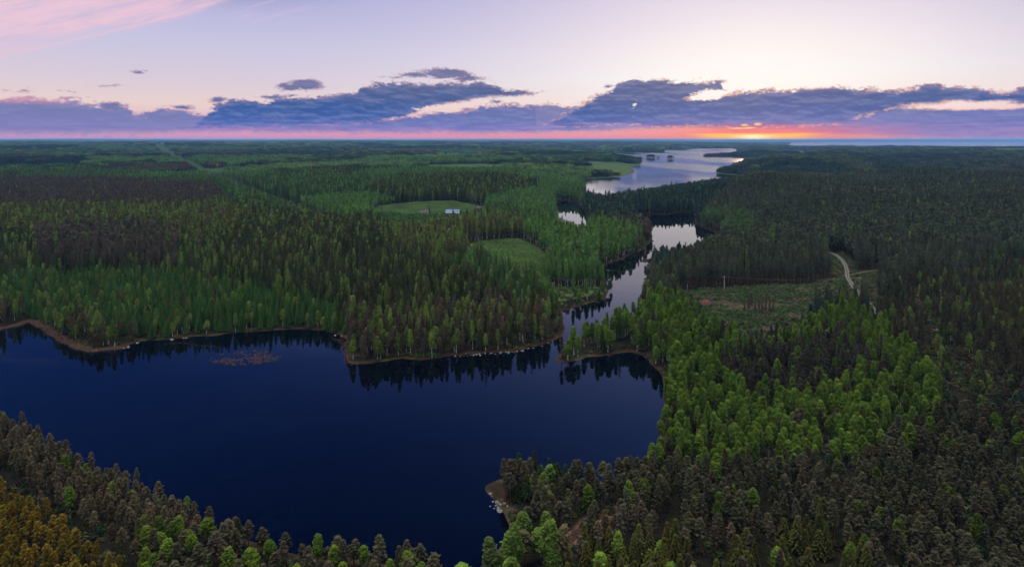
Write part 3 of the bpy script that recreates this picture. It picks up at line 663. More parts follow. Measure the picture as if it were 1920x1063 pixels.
# name, outline, (pine, birch, spruce) shares, tints, height factor, width factor, keep
STANDS = [
 ('left_mixed', [(-400,375),(0,378),(440,374),(640,440),(900,560),(640,560),(0,560),(-400,560)], (.15,.25,.60), (PI_,BI2,SP), 1, 1, .95),
 ('left_pines', [(-400,334),(0,334),(230,332),(400,344),(428,366),(330,376),(0,380),(-400,380)], (.97,.02,.01), (PIL,BI2,SP), 1, .9, 1),
 ('olive_strip', [(-400,380),(0,380),(420,376),(480,398),(480,420),(0,425),(-400,425)], (.15,.30,.55), (PI_,BI2,(.045,.060,.022)), 1, 1, 1),
 ('brown_pines', [(60,425),(150,412),(280,412),(335,425),(330,478),(150,480),(70,470)], (.86,.13,.01), (PIL,BI,SP), 1.08, 1, .8),
 ('green_band', [(-400,500),(0,492),(130,482),(335,482),(420,502),(560,528),(650,550),(655,592),(500,600),(300,592),(100,560),(0,540),(-400,540)], (.03,.17,.80), (PI_,BI2,YG), .70, .95, 1),
 ('shore_mixed', [(-400,540),(0,540),(100,560),(300,592),(480,600),(655,592),(655,660),(-400,660)], (.45,.50,.05), (PI_,BI2,SP), .84, .95, 1),
 ('dark_spruces', [(480,385),(590,395),(700,405),(760,440),(850,482),(930,515),(920,540),(780,560),(650,548),(540,520),(430,490),(400,440)], (.10,.17,.73), (PI_,BI2,(.026,.044,.02)), 1, 1, 1),
 ('peninsula', [(650,590),(655,550),(780,562),(905,538),(1000,540),(1062,568),(1064,665),(650,700)], (.56,.40,.04), ((.070,.062,.044),BI2,SP), .92, 1.0, .95),
 ('meadow_edge', [(735,430),(860,402),(960,398),(1000,415),(1002,455),(850,465),(760,462)], (.50,.48,.02), (PI_,BI2,SP), 1.05, .9, .9),
 ('birch_wood', [(955,425),(1000,405),(1090,400),(1180,415),(1232,430),(1232,455),(1175,480),(1120,520),(1060,545),(1005,535),(1000,500),(1028,480),(1000,452),(960,445)], (.12,.86,.02), (PI_,(.075,.150,.038),SP), .98, .9, 1),
 ('young_birches', [(555,362),(690,350),(790,372),(760,384),(690,398),(640,394)], (.03,.92,.05), (PI_,(.085,.17,.045),SP), .7, .9, 1),
 ('farm_front', [(700,410),(760,406),(880,404),(960,398),(860,404),(735,430)], (.25,.70,.05), (PI_,BI2,SP), .75, .8, 1),
 ('valley_pines', [(1092,352),(1250,345),(1380,330),(1400,400),(1310,400),(1180,408),(1095,400)], (.80,.15,.05), (PID,(.05,.11,.04),(.02,.035,.028)), 1.0, 1, 1),
 ('right_pines', [(1310,400),(1380,326),(1500,322),(2300,318),(2300,470),(1930,450),(1800,488),(1620,560),(1560,545),(1180,545),(1200,500),(1310,450)], (.93,.045,.025), (PIR,(.085,.15,.04),SP), 1, 1, 1),
 ('pond_birches', [(1305,398),(1340,385),(1400,392),(1425,410),(1400,425),(1330,420)], (.30,.68,.02), (PIR,(.06,.12,.04),SP), .9, 1, 1),
 ('causeway', [(1190,425),(1350,402),(1356,440),(1300,452),(1195,460)], (.72,.28,0), (PI_,(.05,.10,.035),SP), .60, .8, .40),
 ('cleared_edge', [(1625,545),(1700,500),(1790,490),(1930,455),(2300,440),(2300,700),(1960,720),(1790,735),(1760,680),(1690,610)], (.80,.15,.05), ((.050,.050,.032),BI2,SP), .75, .85, .50),
 ('young_thicket', [(1830,505),(1930,490),(2300,480),(2300,660),(1960,650),(1850,560)], (.85,.12,.03), ((.060,.056,.026),BI2,SP), .45, .65, 1),
 ('shrub_clearing', [(1270,560),(1530,545),(1500,590),(1360,612)], (.1,.9,0), (PI_,BI2,SP), .3, .6, .0),
 ('channel_birches', [(1060,600),(1110,570),(1150,552),(1200,536),(1250,530),(1290,545),(1310,575),(1365,605),(1410,625),(1440,625),(1440,670),(1250,730),(1060,690)], (.08,.90,.02), ((.055,.052,.036),(.076,.136,.020),SP), .98, 1.15, 1),
 ('birch_belt', [(1190,840),(1205,790),(1250,720),(1230,660),(1330,640),(1420,622),(1500,588),(1545,558),(1600,545),(1650,572),(1710,622),(1765,690),(1785,742),(1640,790),(1560,830),(1440,842),(1300,842)], (.07,.91,.02), ((.055,.052,.036),(.080,.138,.020),SP), .90, 1.0, 1),
 ('inner_pines', [(1340,650),(1420,632),(1500,622),(1560,598),(1620,608),(1640,660),(1570,690),(1520,716),(1440,700),(1380,690)], (.80,.18,.02), ((.048,.048,.036),BI,SP), .92, 1.05, 1),
 ('slope_pines', [(1640,800),(1790,740),(2300,730),(2300,1500),(1200,1500),(900,1200),(960,900),(1080,850),(1190,838),(1440,842),(1560,832)], (.89,.10,.01), ((.052,.053,.033),(.066,.110,.016),SP), .92, 1.0, .96),
 ('corner_spruces', [(1060,975),(1150,930),(1220,960),(1330,985),(1480,940),(1560,960),(1620,1000),(1660,1100),(1700,1400),(900,1400),(1000,1063)], (.20,.14,.66), ((.07,.062,.048),(.09,.15,.025),(.045,.060,.018)), .9, 1.0, .80),
 ('bay_birches', [(850,985),(900,990),(950,950),(1050,950),(1060,1063),(1040,1400),(840,1400)], (.12,.86,.02), (PI_,(.085,.14,.028),SP), 1.15, 1.55, .8),
 ('bank_pines', [(-400,640),(0,742),(200,850),(440,935),(330,1000),(240,1010),(0,890),(-400,760)], (.90,.09,.01), ((.074,.066,.040),(.066,.110,.016),SP), .86, .80, 1),
 ('bank_mixed', [(240,1010),(300,960),(420,930),(560,955),(720,970),(850,1010),(860,1400),(250,1400),(200,1040)], (.62,.37,.01), ((.056,.054,.034),(.068,.112,.016),SP), .90, 1.1, .95),
 ('golden_lit_pines', [(-600,700),(-30,862),(0,873),(60,914),(120,948),(200,1001),(250,1047),(330,1200),(330,1500),(-600,1500)], (.95,.05,0), ((.108,.080,.010),(.11,.092,.010),SP), .85, .78, 1),  # golden light on this stand is put into its tree tints
]
SPY = {s[0]: np.array(s[1], float) for s in STANDS}
PATCH_L = [((.9,.08,.02),(PIL,BI2,SP)), ((.1,.2,.7),(PI_,BI2,SP)), ((.05,.9,.05),(PI_,(.07,.15,.04),SP)), ((.2,.3,.5),(PI_,BI2,SP)), ((.05,.35,.6),(PI_,(.06,.13,.04),(.035,.08,.03))), ((.05,.05,.9),(PI_,BI2,(.018,.034,.024)))]
PATCH_C = [((.05,.85,.10),(PI_,(.085,.17,.05),SP)), ((.1,.2,.7),(PI_,BI2,SP)), ((.03,.92,.05),(PI_,(.075,.155,.045),SP)), ((.05,.30,.65),(PI_,(.08,.16,.045),(.030,.070,.028))), ((.02,.95,.03),(PI_,(.10,.18,.055),SP))]
PATCH_R = [((.95,.04,.01),(PIR,BI2,SP)), ((.9,.05,.05),(PID,BI2,SP)), ((.6,.1,.3),(PIR,(.06,.12,.04),SP)), ((.3,.6,.1),(PIR,(.05,.10,.04),SP)), ((.95,.04,.01),(PID,BI2,SP))]
def stand_of(px, py, X, Y):
    """index of the stand and (shares, tints, height, width, keep) per tree"""
    n = len(px); sh = np.zeros((n, 3)); ti = np.zeros((n, 3, 3)); hw = np.ones((n, 3)); idx = np.full(n, -1)
    # default: irregular parcels of woodland
    cs = np.where(Y > 2600, 420.0, 230.0); wx = X + (fbm(X / 160, Y / 160, 91, 3) - .5) * 220; wy = Y * .62 + (fbm(X / 160, Y / 160, 95, 3) - .5) * 220
    gi, gj = np.floor(wx / cs).astype(np.int64), np.floor(wy / cs).astype(np.int64)
    best = np.full(n, 1e18); h1 = np.zeros(n); h2 = np.zeros(n)
    for a in (-1, 0, 1):
        for b in (-1, 0, 1):
            ci, cj = gi + a, gj + b; cx_ = (ci + _hash(ci, cj, 5)) * cs; cy2 = (cj + _hash(ci, cj, 6)) * cs
            d = (wx - cx_) ** 2 + (wy - cy2) ** 2; u = d < best; best = np.where(u, d, best)
            h1 = np.where(u, _hash(ci, cj, 7), h1); h2 = np.where(u, _hash(ci, cj, 8), h2)
    ctr = (px > 430) & (px < 1110) & (py > 290)
    for side, L in (((px < 1180 + h2 * 150) & ~ctr, PATCH_L), (ctr, PATCH_C), ((px >= 1180 + h2 * 150) & ~ctr, PATCH_R)):
        k = (h1 * len(L)).astype(int).clip(0, len(L) - 1)
        for q, (s_, t_) in enumerate(L):
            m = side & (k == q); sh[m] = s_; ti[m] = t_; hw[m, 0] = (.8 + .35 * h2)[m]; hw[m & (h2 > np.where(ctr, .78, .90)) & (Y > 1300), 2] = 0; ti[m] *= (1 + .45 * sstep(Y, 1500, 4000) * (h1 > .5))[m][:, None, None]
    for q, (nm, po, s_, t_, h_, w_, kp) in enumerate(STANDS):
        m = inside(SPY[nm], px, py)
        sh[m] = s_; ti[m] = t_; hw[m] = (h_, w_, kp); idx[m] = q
    return sh, ti, hw, idx
def base_h(Y): return np.interp(Y, [110, 150, 250, 450], [7.0, 8.4, 13, 15.6])
def allowed(X, Y, Z, sd, r=0.0):
    ok = sd > (1.0 + r + np.clip(Y / 900 - .3, 0, 3))
    for k in ('meadow', 'clearing', 'farm', 'bog', 'glade', 'beach', 'road_side'): ok &= ~inside(OP[k], X, Y)
    ok &= near_line(ROAD, X, Y) > 2.6 + r; ok &= near_line(TRACK, X, Y) > 1.6 + r
    m = Y > 500; ok &= ~(m & (near_line(LINE_CUT, X, Y) < 16 + Y * .006))
    ok &= near_line(PATH, X, Y) > 1.6; ok &= near_line(GAP, X, Y) > 1.9; ok &= near_line(FIRE, X, Y) > 2.2
    ok &= ~((fbm(X / 7, Y / 7, 131, 2) < np.interp(Y, [150, 400], [.19, .27])) & (r == 0))
    beach = np.hypot(X - G(938, 930)[0], Y - G(938, 930)[1]) < 4.5
    return ok & ~beach
def scatter(y0, y1, sp, seed, r=0.0):
    rs = np.random.default_rng(seed); ys = np.arange(y0, y1, sp * .9); X, Y = [], []
    um = .98
    for i, yy in enumerate(ys):
        xs = np.arange(-yy * um - 15, yy * um + 15, sp) + (i % 2) * sp * .5
        X.append(xs + (rs.random(len(xs)) - .5) * sp * .75); Y.append(yy + (rs.random(len(xs)) - .5) * sp * .75)
    X, Y = np.concatenate(X), np.concatenate(Y); Y = np.maximum(Y, 40)
    sd = sd_at(X, Y); Z = z_at(X, Y); k = allowed(X, Y, Z, sd, r); X, Y, Z, sd = X[k], Y[k], Z[k], sd[k]
    hb = base_h(Y); px, py = topx(X, Y, Z + hb * .95)
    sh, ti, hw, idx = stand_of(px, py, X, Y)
    u = rs.random(len(X)); kd = (u > sh[:, 0]).astype(int) + (u > sh[:, 0] + sh[:, 1]).astype(int)
    brook = inside(BROOK, X, Y) & (sd < 10)
    keep = rs.random(len(X)) < np.where(brook, np.where(Y < 300, .62, .34), hw[:, 2])
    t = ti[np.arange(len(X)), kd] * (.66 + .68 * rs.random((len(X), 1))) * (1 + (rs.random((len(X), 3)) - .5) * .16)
    ht = hb * hw[:, 0] * (.74 + .42 * rs.random(len(X)))
    ht *= np.where(brook, .74, 1.0)
    ht *= np.where(sd < 5, .82, 1.0) * np.where(rs.random(len(X)) < .07, 1.22, 1.0)
    wd = hw[:, 1] * (.82 + .40 * rs.random(len(X)))
    a = lambda v: v[keep]
    return dict(x=a(X), y=a(Y), z=a(Z), kd=a(kd), tint=a(t), ht=a(ht), wd=a(wd), idx=a(idx), sd=a(sd), px=a(px), py=a(py))
def island_trees():
    rs = np.random.default_rng(61); o = dict(x=[], y=[], kd=[], ht=[], wd=[])
    for (px, py), rx, ry in ISLANDS:
        cx_, cy2 = G(px, py); n = int(rx * ry / 9)
        for _ in range(n):
            a, r = rs.random() * 6.283, rs.random() ** .5 * .80
            o['x'].append(cx_ + rx * r * math.cos(a)); o['y'].append(cy2 + ry * r * math.sin(a)); o['kd'].append(0 if rs.random() < .6 else 1)
            o['ht'].append((17 if min(rx, ry) > 10 else 10) * (.75 + .3 * rs.random()) * (1.08 - r * .3)); o['wd'].append(1.5)
    o = {k: np.array(v) for k, v in o.items()}; o['z'] = np.maximum(z_at(o['x'], o['y']), .1); n = len(o['x'])
    o['tint'] = np.array([.035, .055, .04]) * (.7 + .6 * rs.random((n, 1))); return o
KN = ['pine', 'birch', 'spruce']
near = scatter(106, 430, 2.45, 1)
near['wd'] *= np.where(near['kd'] == 1, 1.15, 1.0) * np.interp(near['y'], [110, 260, 430], [.76, .80, .86])
# small trees stand closer: thin out in proportion to crown area for the wide ones
_r = np.random.default_rng(5)
# young stands are smaller, so their trees need less ground
m = _r.random(len(near['x'])) < np.clip(.42 / np.maximum(near['wd'], .5) ** 1.5, 0, 1)
near = {k: v[m] for k, v in near.items()}
near['ht'] *= np.where(near['kd'] == 1, .93, 1.0)
mid = scatter(430, 1250, 3.6, 2)
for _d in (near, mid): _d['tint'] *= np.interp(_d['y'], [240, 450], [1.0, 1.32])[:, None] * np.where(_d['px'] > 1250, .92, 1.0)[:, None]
mid['wd'] *= np.where(mid['kd'] == 1, 1.25, 1.08)
# ---- single trees: the 300 of each kind that show largest
vis = (np.abs(near['x'] / near['y']) < .835) & (near['py'] < 1075) & (near['y'] > 100)
size = near['ht'] / near['y'] * vis
single = np.zeros(len(near['x']), bool)
for k in range(3):
    c = np.where((near['kd'] == k) & vis)[0]; single[c[np.argsort(-size[c])[:300]]] = True

def points_obj(name, data, protos, extra_scale=None, **props):
    """one object: points carrying tint, turn, size and form; geometry nodes put the trees on them"""
    n = len(data['x']); me = D.meshes.new(name); me.vertices.add(n)
    me.vertices.foreach_set('co', np.stack([data['x'], data['y'], data['z']], 1).astype(np.float32).ravel())
    for nm, ty, arr in (('tint', 'FLOAT_COLOR', np.c_[data['tint'], np.ones(n)]), ('turn', 'FLOAT', data['turn']), ('size', 'FLOAT_VECTOR', data['size']), ('form', 'INT', data['form'])):
        a = me.attributes.new(nm, ty, 'POINT'); a.data.foreach_set('color' if ty == 'FLOAT_COLOR' else 'vector' if ty == 'FLOAT_VECTOR' else 'value', np.asarray(arr).ravel())
    o = link(name, me, **props)
    lib = D.collections.new(name + '_forms')
    for i, pm in enumerate(protos):
        po = D.objects.new(f'{name}_form_{i:02d}', pm); lib.objects.link(po)
    ng = D.node_groups.new(name, 'GeometryNodeTree')
    ng.interface.new_socket('Geometry', in_out='INPUT', socket_type='NodeSocketGeometry'); ng.interface.new_socket('Geometry', in_out='OUTPUT', socket_type='NodeSocketGeometry')
    N = ng.nodes.new; L = ng.links.new
    gi, go = N('NodeGroupInput'), N('NodeGroupOutput'); iop = N('GeometryNodeInstanceOnPoints'); m2p = N('GeometryNodeMeshToPoints')
    ci = N('GeometryNodeCollectionInfo'); ci.inputs['Collection'].default_value = lib; ci.inputs['Separate Children'].default_value = True; ci.inputs['Reset Children'].default_value = True
    def at(nm, ty):
        q = N('GeometryNodeInputNamedAttribute'); q.data_type = ty; q.inputs['Name'].default_value = nm; return q.outputs['Attribute']
    cx_ = N('ShaderNodeCombineXYZ'); L(at('turn', 'FLOAT'), cx_.inputs[2])
    L(gi.outputs[0], m2p.inputs[0]); L(m2p.outputs[0], iop.inputs['Points']); L(ci.outputs[0], iop.inputs['Instance']); iop.inputs['Pick Instance'].default_value = True
    L(at('form', 'INT'), iop.inputs['Instance Index']); L(cx_.outputs[0], iop.inputs['Rotation']); L(at('size', 'FLOAT_VECTOR'), iop.inputs['Scale']); L(iop.outputs[0], go.inputs[0])
    md = o.modifiers.new('scatter', 'NODES'); md.node_group = ng
    return o
def pack(d, m, nf, rs):
    n = int(m.sum()); s = d['ht'][m] / 16.0; w = d['wd'][m] * WK
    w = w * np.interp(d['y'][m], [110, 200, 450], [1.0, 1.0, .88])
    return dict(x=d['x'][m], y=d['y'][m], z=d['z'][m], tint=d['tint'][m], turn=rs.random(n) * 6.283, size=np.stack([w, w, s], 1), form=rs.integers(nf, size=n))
WK = 1.0
rs_ = np.random.default_rng(77)
LABEL_MASS = {'pine': 'brown olive pines filling the woods round the dark lake', 'birch': 'fresh green birches filling the belts beside the lakes', 'spruce': 'dark pointed spruces filling the woods behind the far shore'}
for k, kn in enumerate(KN):
    data = pack(near, (near['kd'] == k) & ~single, NV, rs_); d2 = pack(mid, mid['kd'] == k, 4, rs_)
    d2['form'] = d2['form'] + NV
    if k < 2:
        isl = island_trees(); d3 = pack(isl, isl['kd'] == k, 4, rs_); d3['form'] = d3['form'] + NV
        d2 = {q: np.concatenate([d2[q], d3[q]]) for q in d2}
    al = {q: np.concatenate([data[q], d2[q]]) for q in data}
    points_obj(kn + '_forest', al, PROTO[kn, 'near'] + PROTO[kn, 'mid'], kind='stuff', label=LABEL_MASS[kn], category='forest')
def scatter_patches(y0, y1, sp, seed, lev, r):
    d = scatter(y0, y1, sp, seed, r); n = len(d['x']); rs = np.random.default_rng(seed + 9)
    form = np.where(d['kd'] == 0, 0, np.where(d['kd'] == 1, 2, 1))
    if lev == 'a': form = np.where(rs.random(n) < .3, rs.integers(3, 6, size=n), form)
    return dict(x=d['x'], y=d['y'], z=d['z'], tint=d['tint'], turn=rs.random(n) * 6.283, size=np.stack([np.ones(n), np.ones(n), d['ht'] / 16 * .92], 1), form=form)
pa = scatter_patches(1250, 4800, 19.5, 21, 'a', 8.0)
pb = scatter_patches(4800, 17000, 58, 22, 'b', 26.0)
points_obj('distant_forest', pa, PROTO['patch', 'a'], kind='stuff', label='woodland stretching away in dark and pale parcels', category='forest')
points_obj('far_forest', pb, PROTO['patch', 'b'], kind='stuff', label='blue green woodland fading towards the horizon', category='forest')
print('counts', len(near['x']), single.sum(), len(mid['x']), len(pa['x']), len(pb['x']), flush=True)
# ------------------------------------------------------------------ single trees
def thing(name, loc, rz, label, cat, group=None):
    o = D.objects.new(name, None); COL.objects.link(o); o.location = loc; o.rotation_euler = (0, 0, rz); o.empty_display_size = .5
    o['label'] = label; o['category'] = cat
    if group: o['group'] = group
    return o
def single_tree(kn, x, y, z, ht, wd, tint, form, turn, label, group=None, sink=0.0):
    t = thing(kn + '_tree', (x, y, z - sink), turn, label, {'pine': 'pine tree', 'birch': 'birch tree', 'spruce': 'spruce tree'}[kn], group)
    t.scale = (wd, wd, ht / 16)
    cm, tm = PROTO[kn, 'single'][form % NV]
    c = link('crown', cm, t); c['tint'] = [float(tint[0]), float(tint[1]), float(tint[2]), 1.0]
    link('trunk', tm, t)
    return t
WHERE = {
 'golden_lit_pines': 'in the golden stand beyond the dark gap', 'bank_pines': 'on the near bank sloping down to the dark lake', 'bank_mixed': 'in the mixed wood on the near bank of the bay',
 'bay_birches': 'beside the narrow end of the bay', 'corner_spruces': 'in the dark spruce hollow behind the rocky point', 'slope_pines': 'on the wooded slope behind the rocky point',
 'birch_belt': 'in the bright birch belt east of the lake', 'channel_birches': 'in the birch wood between channel and clearing', 'inner_pines': 'in the dark patch inside the birch belt',
 'cleared_edge': 'on the thinned slope by the dirt track', 'young_thicket': 'in the young thicket past the thinned slope', 'peninsula': 'on the wooded peninsula between lake and channel',
 'shore_mixed': 'along the far shore of the dark lake', 'green_band': 'in the green band behind the far shore', 'left_mixed': 'in the wood behind the far shore',
 'dark_spruces': 'in the dark spruce wood before the meadow'}
TONE = {'pine': ('dark', 'brown olive', 'pale olive'), 'birch': ('deep green', 'fresh green', 'bright yellow green'), 'spruce': ('blackish', 'dark green', 'olive green')}
SN = [s[0] for s in STANDS]
def beside(x, y, sd, px, py):
    if sd < 9: return 'at the water edge'
    if near_line(GAP, np.array([x]), np.array([y]))[0] < 9: return 'beside the dark gap'
    if near_line(ROAD, np.array([x]), np.array([y]))[0] < 12: return 'beside the gravel road'
    if near_line(TRACK, np.array([x]), np.array([y]))[0] < 12: return 'beside the dirt track'
    if near_line(PATH, np.array([x]), np.array([y]))[0] < 9: return 'beside the earth path'
    return 'deep among its neighbours'
ii = np.where(single)[0]
hb_ = base_h(near['y']); rel = near['ht'] / hb_; lum = near['tint'].sum(1)
for i in ii:
    kn = KN[near['kd'][i]]; st = near['idx'][i]; nm = SN[st] if st >= 0 else 'slope_pines'
    same = near['kd'] == near['kd'][i]
    key = (nm, kn)
    if key not in (_c := globals().setdefault('_CACHE', {})):
        m = (near['kd'] == near['kd'][i]) & (near['idx'] == st) & single
        _c[key] = (np.quantile(rel[m], [.33, .67]), np.quantile(lum[m], [.33, .67]))
    qh, ql = _c[key]
    hs = ('short', 'middling', 'tall')[int(np.searchsorted(qh, rel[i]))]; tn = TONE[kn][int(np.searchsorted(ql, lum[i]))]
    wh = WHERE.get(nm, 'in the wood behind the far shore'); bs = beside(near['x'][i], near['y'][i], near['sd'][i], near['px'][i], near['py'][i])
    if bs.startswith('deep'): lab = f'{hs} {tn} {kn} {wh}'
    else: lab = f'{hs} {tn} {kn} {bs} {wh}'
    lab = ' '.join(lab.split()[:16])
    single_tree(kn, near['x'][i], near['y'][i], near['z'][i], near['ht'][i], near['wd'][i], near['tint'][i], int(_r.integers(NV)), _r.random() * 6.283, lab, f'{hs} {tn} {kn}s {wh}'[:90])
def px_tree(kn, px, py, ht, wd, tint, form, label, group=None):
    x, y = G(px, py); x, y = np.array([x]), np.array([y]); z = float(z_at(x, y)[0])
    # the ground stands a little above the lake level: move back along the line of sight so that the foot shows at the measured point
    y2 = float(y[0]) * (H - z) / H; x2 = float(x[0]) * (H - z) / H; z = float(z_at(np.array([x2]), np.array([y2]))[0])
    return single_tree(kn, x2, y2, z, ht, wd, tint, form, form * 1.3, label, group)
for k, (px, py, h) in enumerate([(1396,603,14.5),(1403,608,15.5),(1410,598,13.5),(1417,606,15),(1423,600,14),(1429,610,15.5),(1436,601,14),(1443,606,13),(1406,592,13),(1450,598,11)]):
    px_tree('pine', px, py, h, .40, (.085,.07,.055), k, 'thin bare-stemmed pine left standing in the felled clearing', 'seed pines left standing in the clearing')
px_tree('birch', 1027, 1080, 11.5, 1.35, (.085,.14,.028), 1, 'tallest full-crowned birch with a white trunk by the head of the bay')
px_tree('birch', 968, 1085, 11.2, 1.1, (.078,.135,.028), 2, 'tall birch with white trunk standing closest behind the bay boulders')
px_tree('birch', 921, 1104, 10.0, 1.15, (.075,.11,.035), 3, 'broad greyish birch at the tip of the bay')
px_tree('spruce', 805.5, 400, 10, .6, (.012,.022,.016), 0, 'narrow dark spruce standing right beside the red farmhouse')
px_tree('birch', 849, 404, 9, .62, (.26,.16,.03), 4, 'small golden tree in front of the blue barn roof')
px_tree('birch', 858, 403.5, 5.2, .7, (.03,.055,.03), 5, 'round dark bush-like tree at the end of the blue barn')
for k, (px, py, h) in enumerate([(947,921,8.2),(953,928,9),(960,918,8),(966,930,9.2),(974,921,8.4),(983,934,9),(957,938,7),(992,924,8.6),(949,933,6.4)]):
    px_tree('pine', px, py, h, .85, (.052,.050,.036), k, 'dark shore pine crowding the tip of the rocky point', 'pines at the tip of the rocky point')
for k, (px, py) in enumerate([(1136,548),(1141,551),(1132,553),(1146,546),(1128,549)]):
    px_tree('birch' if k % 2 else 'pine', px, py, 8.5 - k * .6, .7, (.06,.10,.045), k, 'slender shore tree on the small spit in the channel', 'slender trees on the channel spit')

# ------------------------------------------------------------------ low growth
def shrub(seed):
    rs = np.random.default_rng(seed); n = 70; d = rs.normal(size=(n, 3)); d /= np.linalg.norm(d, axis=1)[:, None]; d[:, 2] = np.abs(d[:, 2])
    C = d * (rs.random((n, 1)) ** .4) * (.9, .9, .9); v, f = quads(C, .26, rs, .2)
    return leaf_mesh('shrub', v, f, rs.random(n), np.zeros(n))
SHR = [shrub(500 + i) for i in range(4)]
def shrubs(name, mask_fn, y0, y1, sp, keep, tints, hr, label, seed, cat='undergrowth'):
    rs = np.random.default_rng(seed); ys = np.arange(y0, y1, sp); X, Y = [], []
    for yy in ys:
        xs = np.arange(-yy * .95, yy * .95, sp); X.append(xs + (rs.random(len(xs)) - .5) * sp); Y.append(yy + (rs.random(len(xs)) - .5) * sp)
    X, Y = np.concatenate(X), np.concatenate(Y); m = (rs.random(len(X)) < keep); X, Y = X[m], Y[m]; sd = sd_at(X, Y)
    m = mask_fn(X, Y, sd) & (sd > .4) & (near_line(ROAD, X, Y) > 2.2) & (near_line(TRACK, X, Y) > 1.5); X, Y = X[m], Y[m]; n = len(X)
    T = np.array(tints)[rs.integers(len(tints), size=n)] * (.8 + .4 * rs.random((n, 1))); s = hr[0] + (hr[1] - hr[0]) * rs.random(n) ** 1.6
    w = s * (.9 + .5 * rs.random(n))
    points_obj(name, dict(x=X, y=Y, z=z_at(X, Y), tint=T, turn=rs.random(n) * 6.28, size=np.stack([w, w, s], 1), form=rs.integers(4, size=n)), SHR, kind='stuff', label=label, category=cat)
    return n
shrubs('clearing_undergrowth', lambda x, y, s: inside(OP['clearing'], x, y) & (fbm(x / 12, y / 12, 61, 4) < .60), 230, 400, 1.5, .75, [(.05,.10,.028),(.04,.07,.03),(.075,.075,.05),(.035,.09,.03),(.10,.095,.075)], (.35, 1.3), 'patchy green scrub and seedlings over the felled clearing', 41)
shrubs('meadow_grass', lambda x, y, s: inside(OP['meadow'], x, y), 350, 560, 1.6, .7, [(.05,.10,.025),(.07,.10,.03),(.04,.08,.028)], (.15, .55), 'rough grass tufts over the oval meadow', 42, 'grass')
shrubs('bog_scrub', lambda x, y, s: inside(OP['bog'], x, y) | ((s < 5) & (s > 1.0) & (fbm(x / 9, y / 9, 44, 2) > .5) & (y > 200)), 130, 560, 1.7, .6, [(.04,.09,.028),(.06,.09,.035),(.07,.055,.035)], (.3, 1.4), 'low willow scrub along the shores and channel', 43)
shrubs('spit_scrub', lambda x, y, s: inside(OP['beach'], x, y) & (s > 1.2), 112, 150, .9, .6, [(.05,.07,.025),(.05,.035,.022),(.035,.055,.02)], (.2, .8), 'low brush over the stony spit', 49)
shrubs('slope_saplings', lambda x, y, s: inside(OP['cut'], x, y) | inside(OP['road_side'], x, y) | (inside(poly([(1625,545),(1700,510),(1930,470),(2000,700),(1800,760),(1700,640)]), x, y)), 200, 480, 1.9, .5, [(.06,.075,.03),(.08,.07,.045),(.05,.09,.03),(.11,.10,.085)], (.3, 1.6), 'saplings and brush on the thinned slope by the dirt track', 45)
shrubs('verge_saplings', lambda x, y, s: (near_line(LINE_CUT, x, y) < 16 + y * .006) | inside(OP['glade'], x, y), 500, 1500, 3.6, .45, [(.045,.10,.03),(.05,.085,.03)], (.4, 1.8), 'low green growth in the power line cutting and farm fields', 46)
shrubs('young_plantation', lambda x, y, s: inside(OP['farm'], x, y) & (y < 722 + 14 * fbm(x / 20, y / 20, 52, 2)), 500, 760, 2.3, .75, [(.05,.11,.03),(.06,.12,.035),(.04,.08,.03)], (.7, 2.4), 'young leafy saplings below the red farmhouse', 51)
shrubs('farm_grass', lambda x, y, s: inside(OP['farm'], x, y) & ((x < -150) | (x > -40) | (y < 690) | (y > 800)), 560, 900, 3.0, .5, [(.05,.10,.028),(.045,.085,.03)], (.15, .5), 'short grass and tufts on the farm lawn', 50, 'grass')
shrubs('forest_undergrowth', lambda x, y, s: (s > 3) & (fbm(x / 9, y / 9, 48, 2) > .42), 108, 300, 2.6, .7, [(.03,.06,.02),(.05,.05,.03),(.04,.045,.025)], (.5, 1.7), 'dim undergrowth between the near trees', 47)

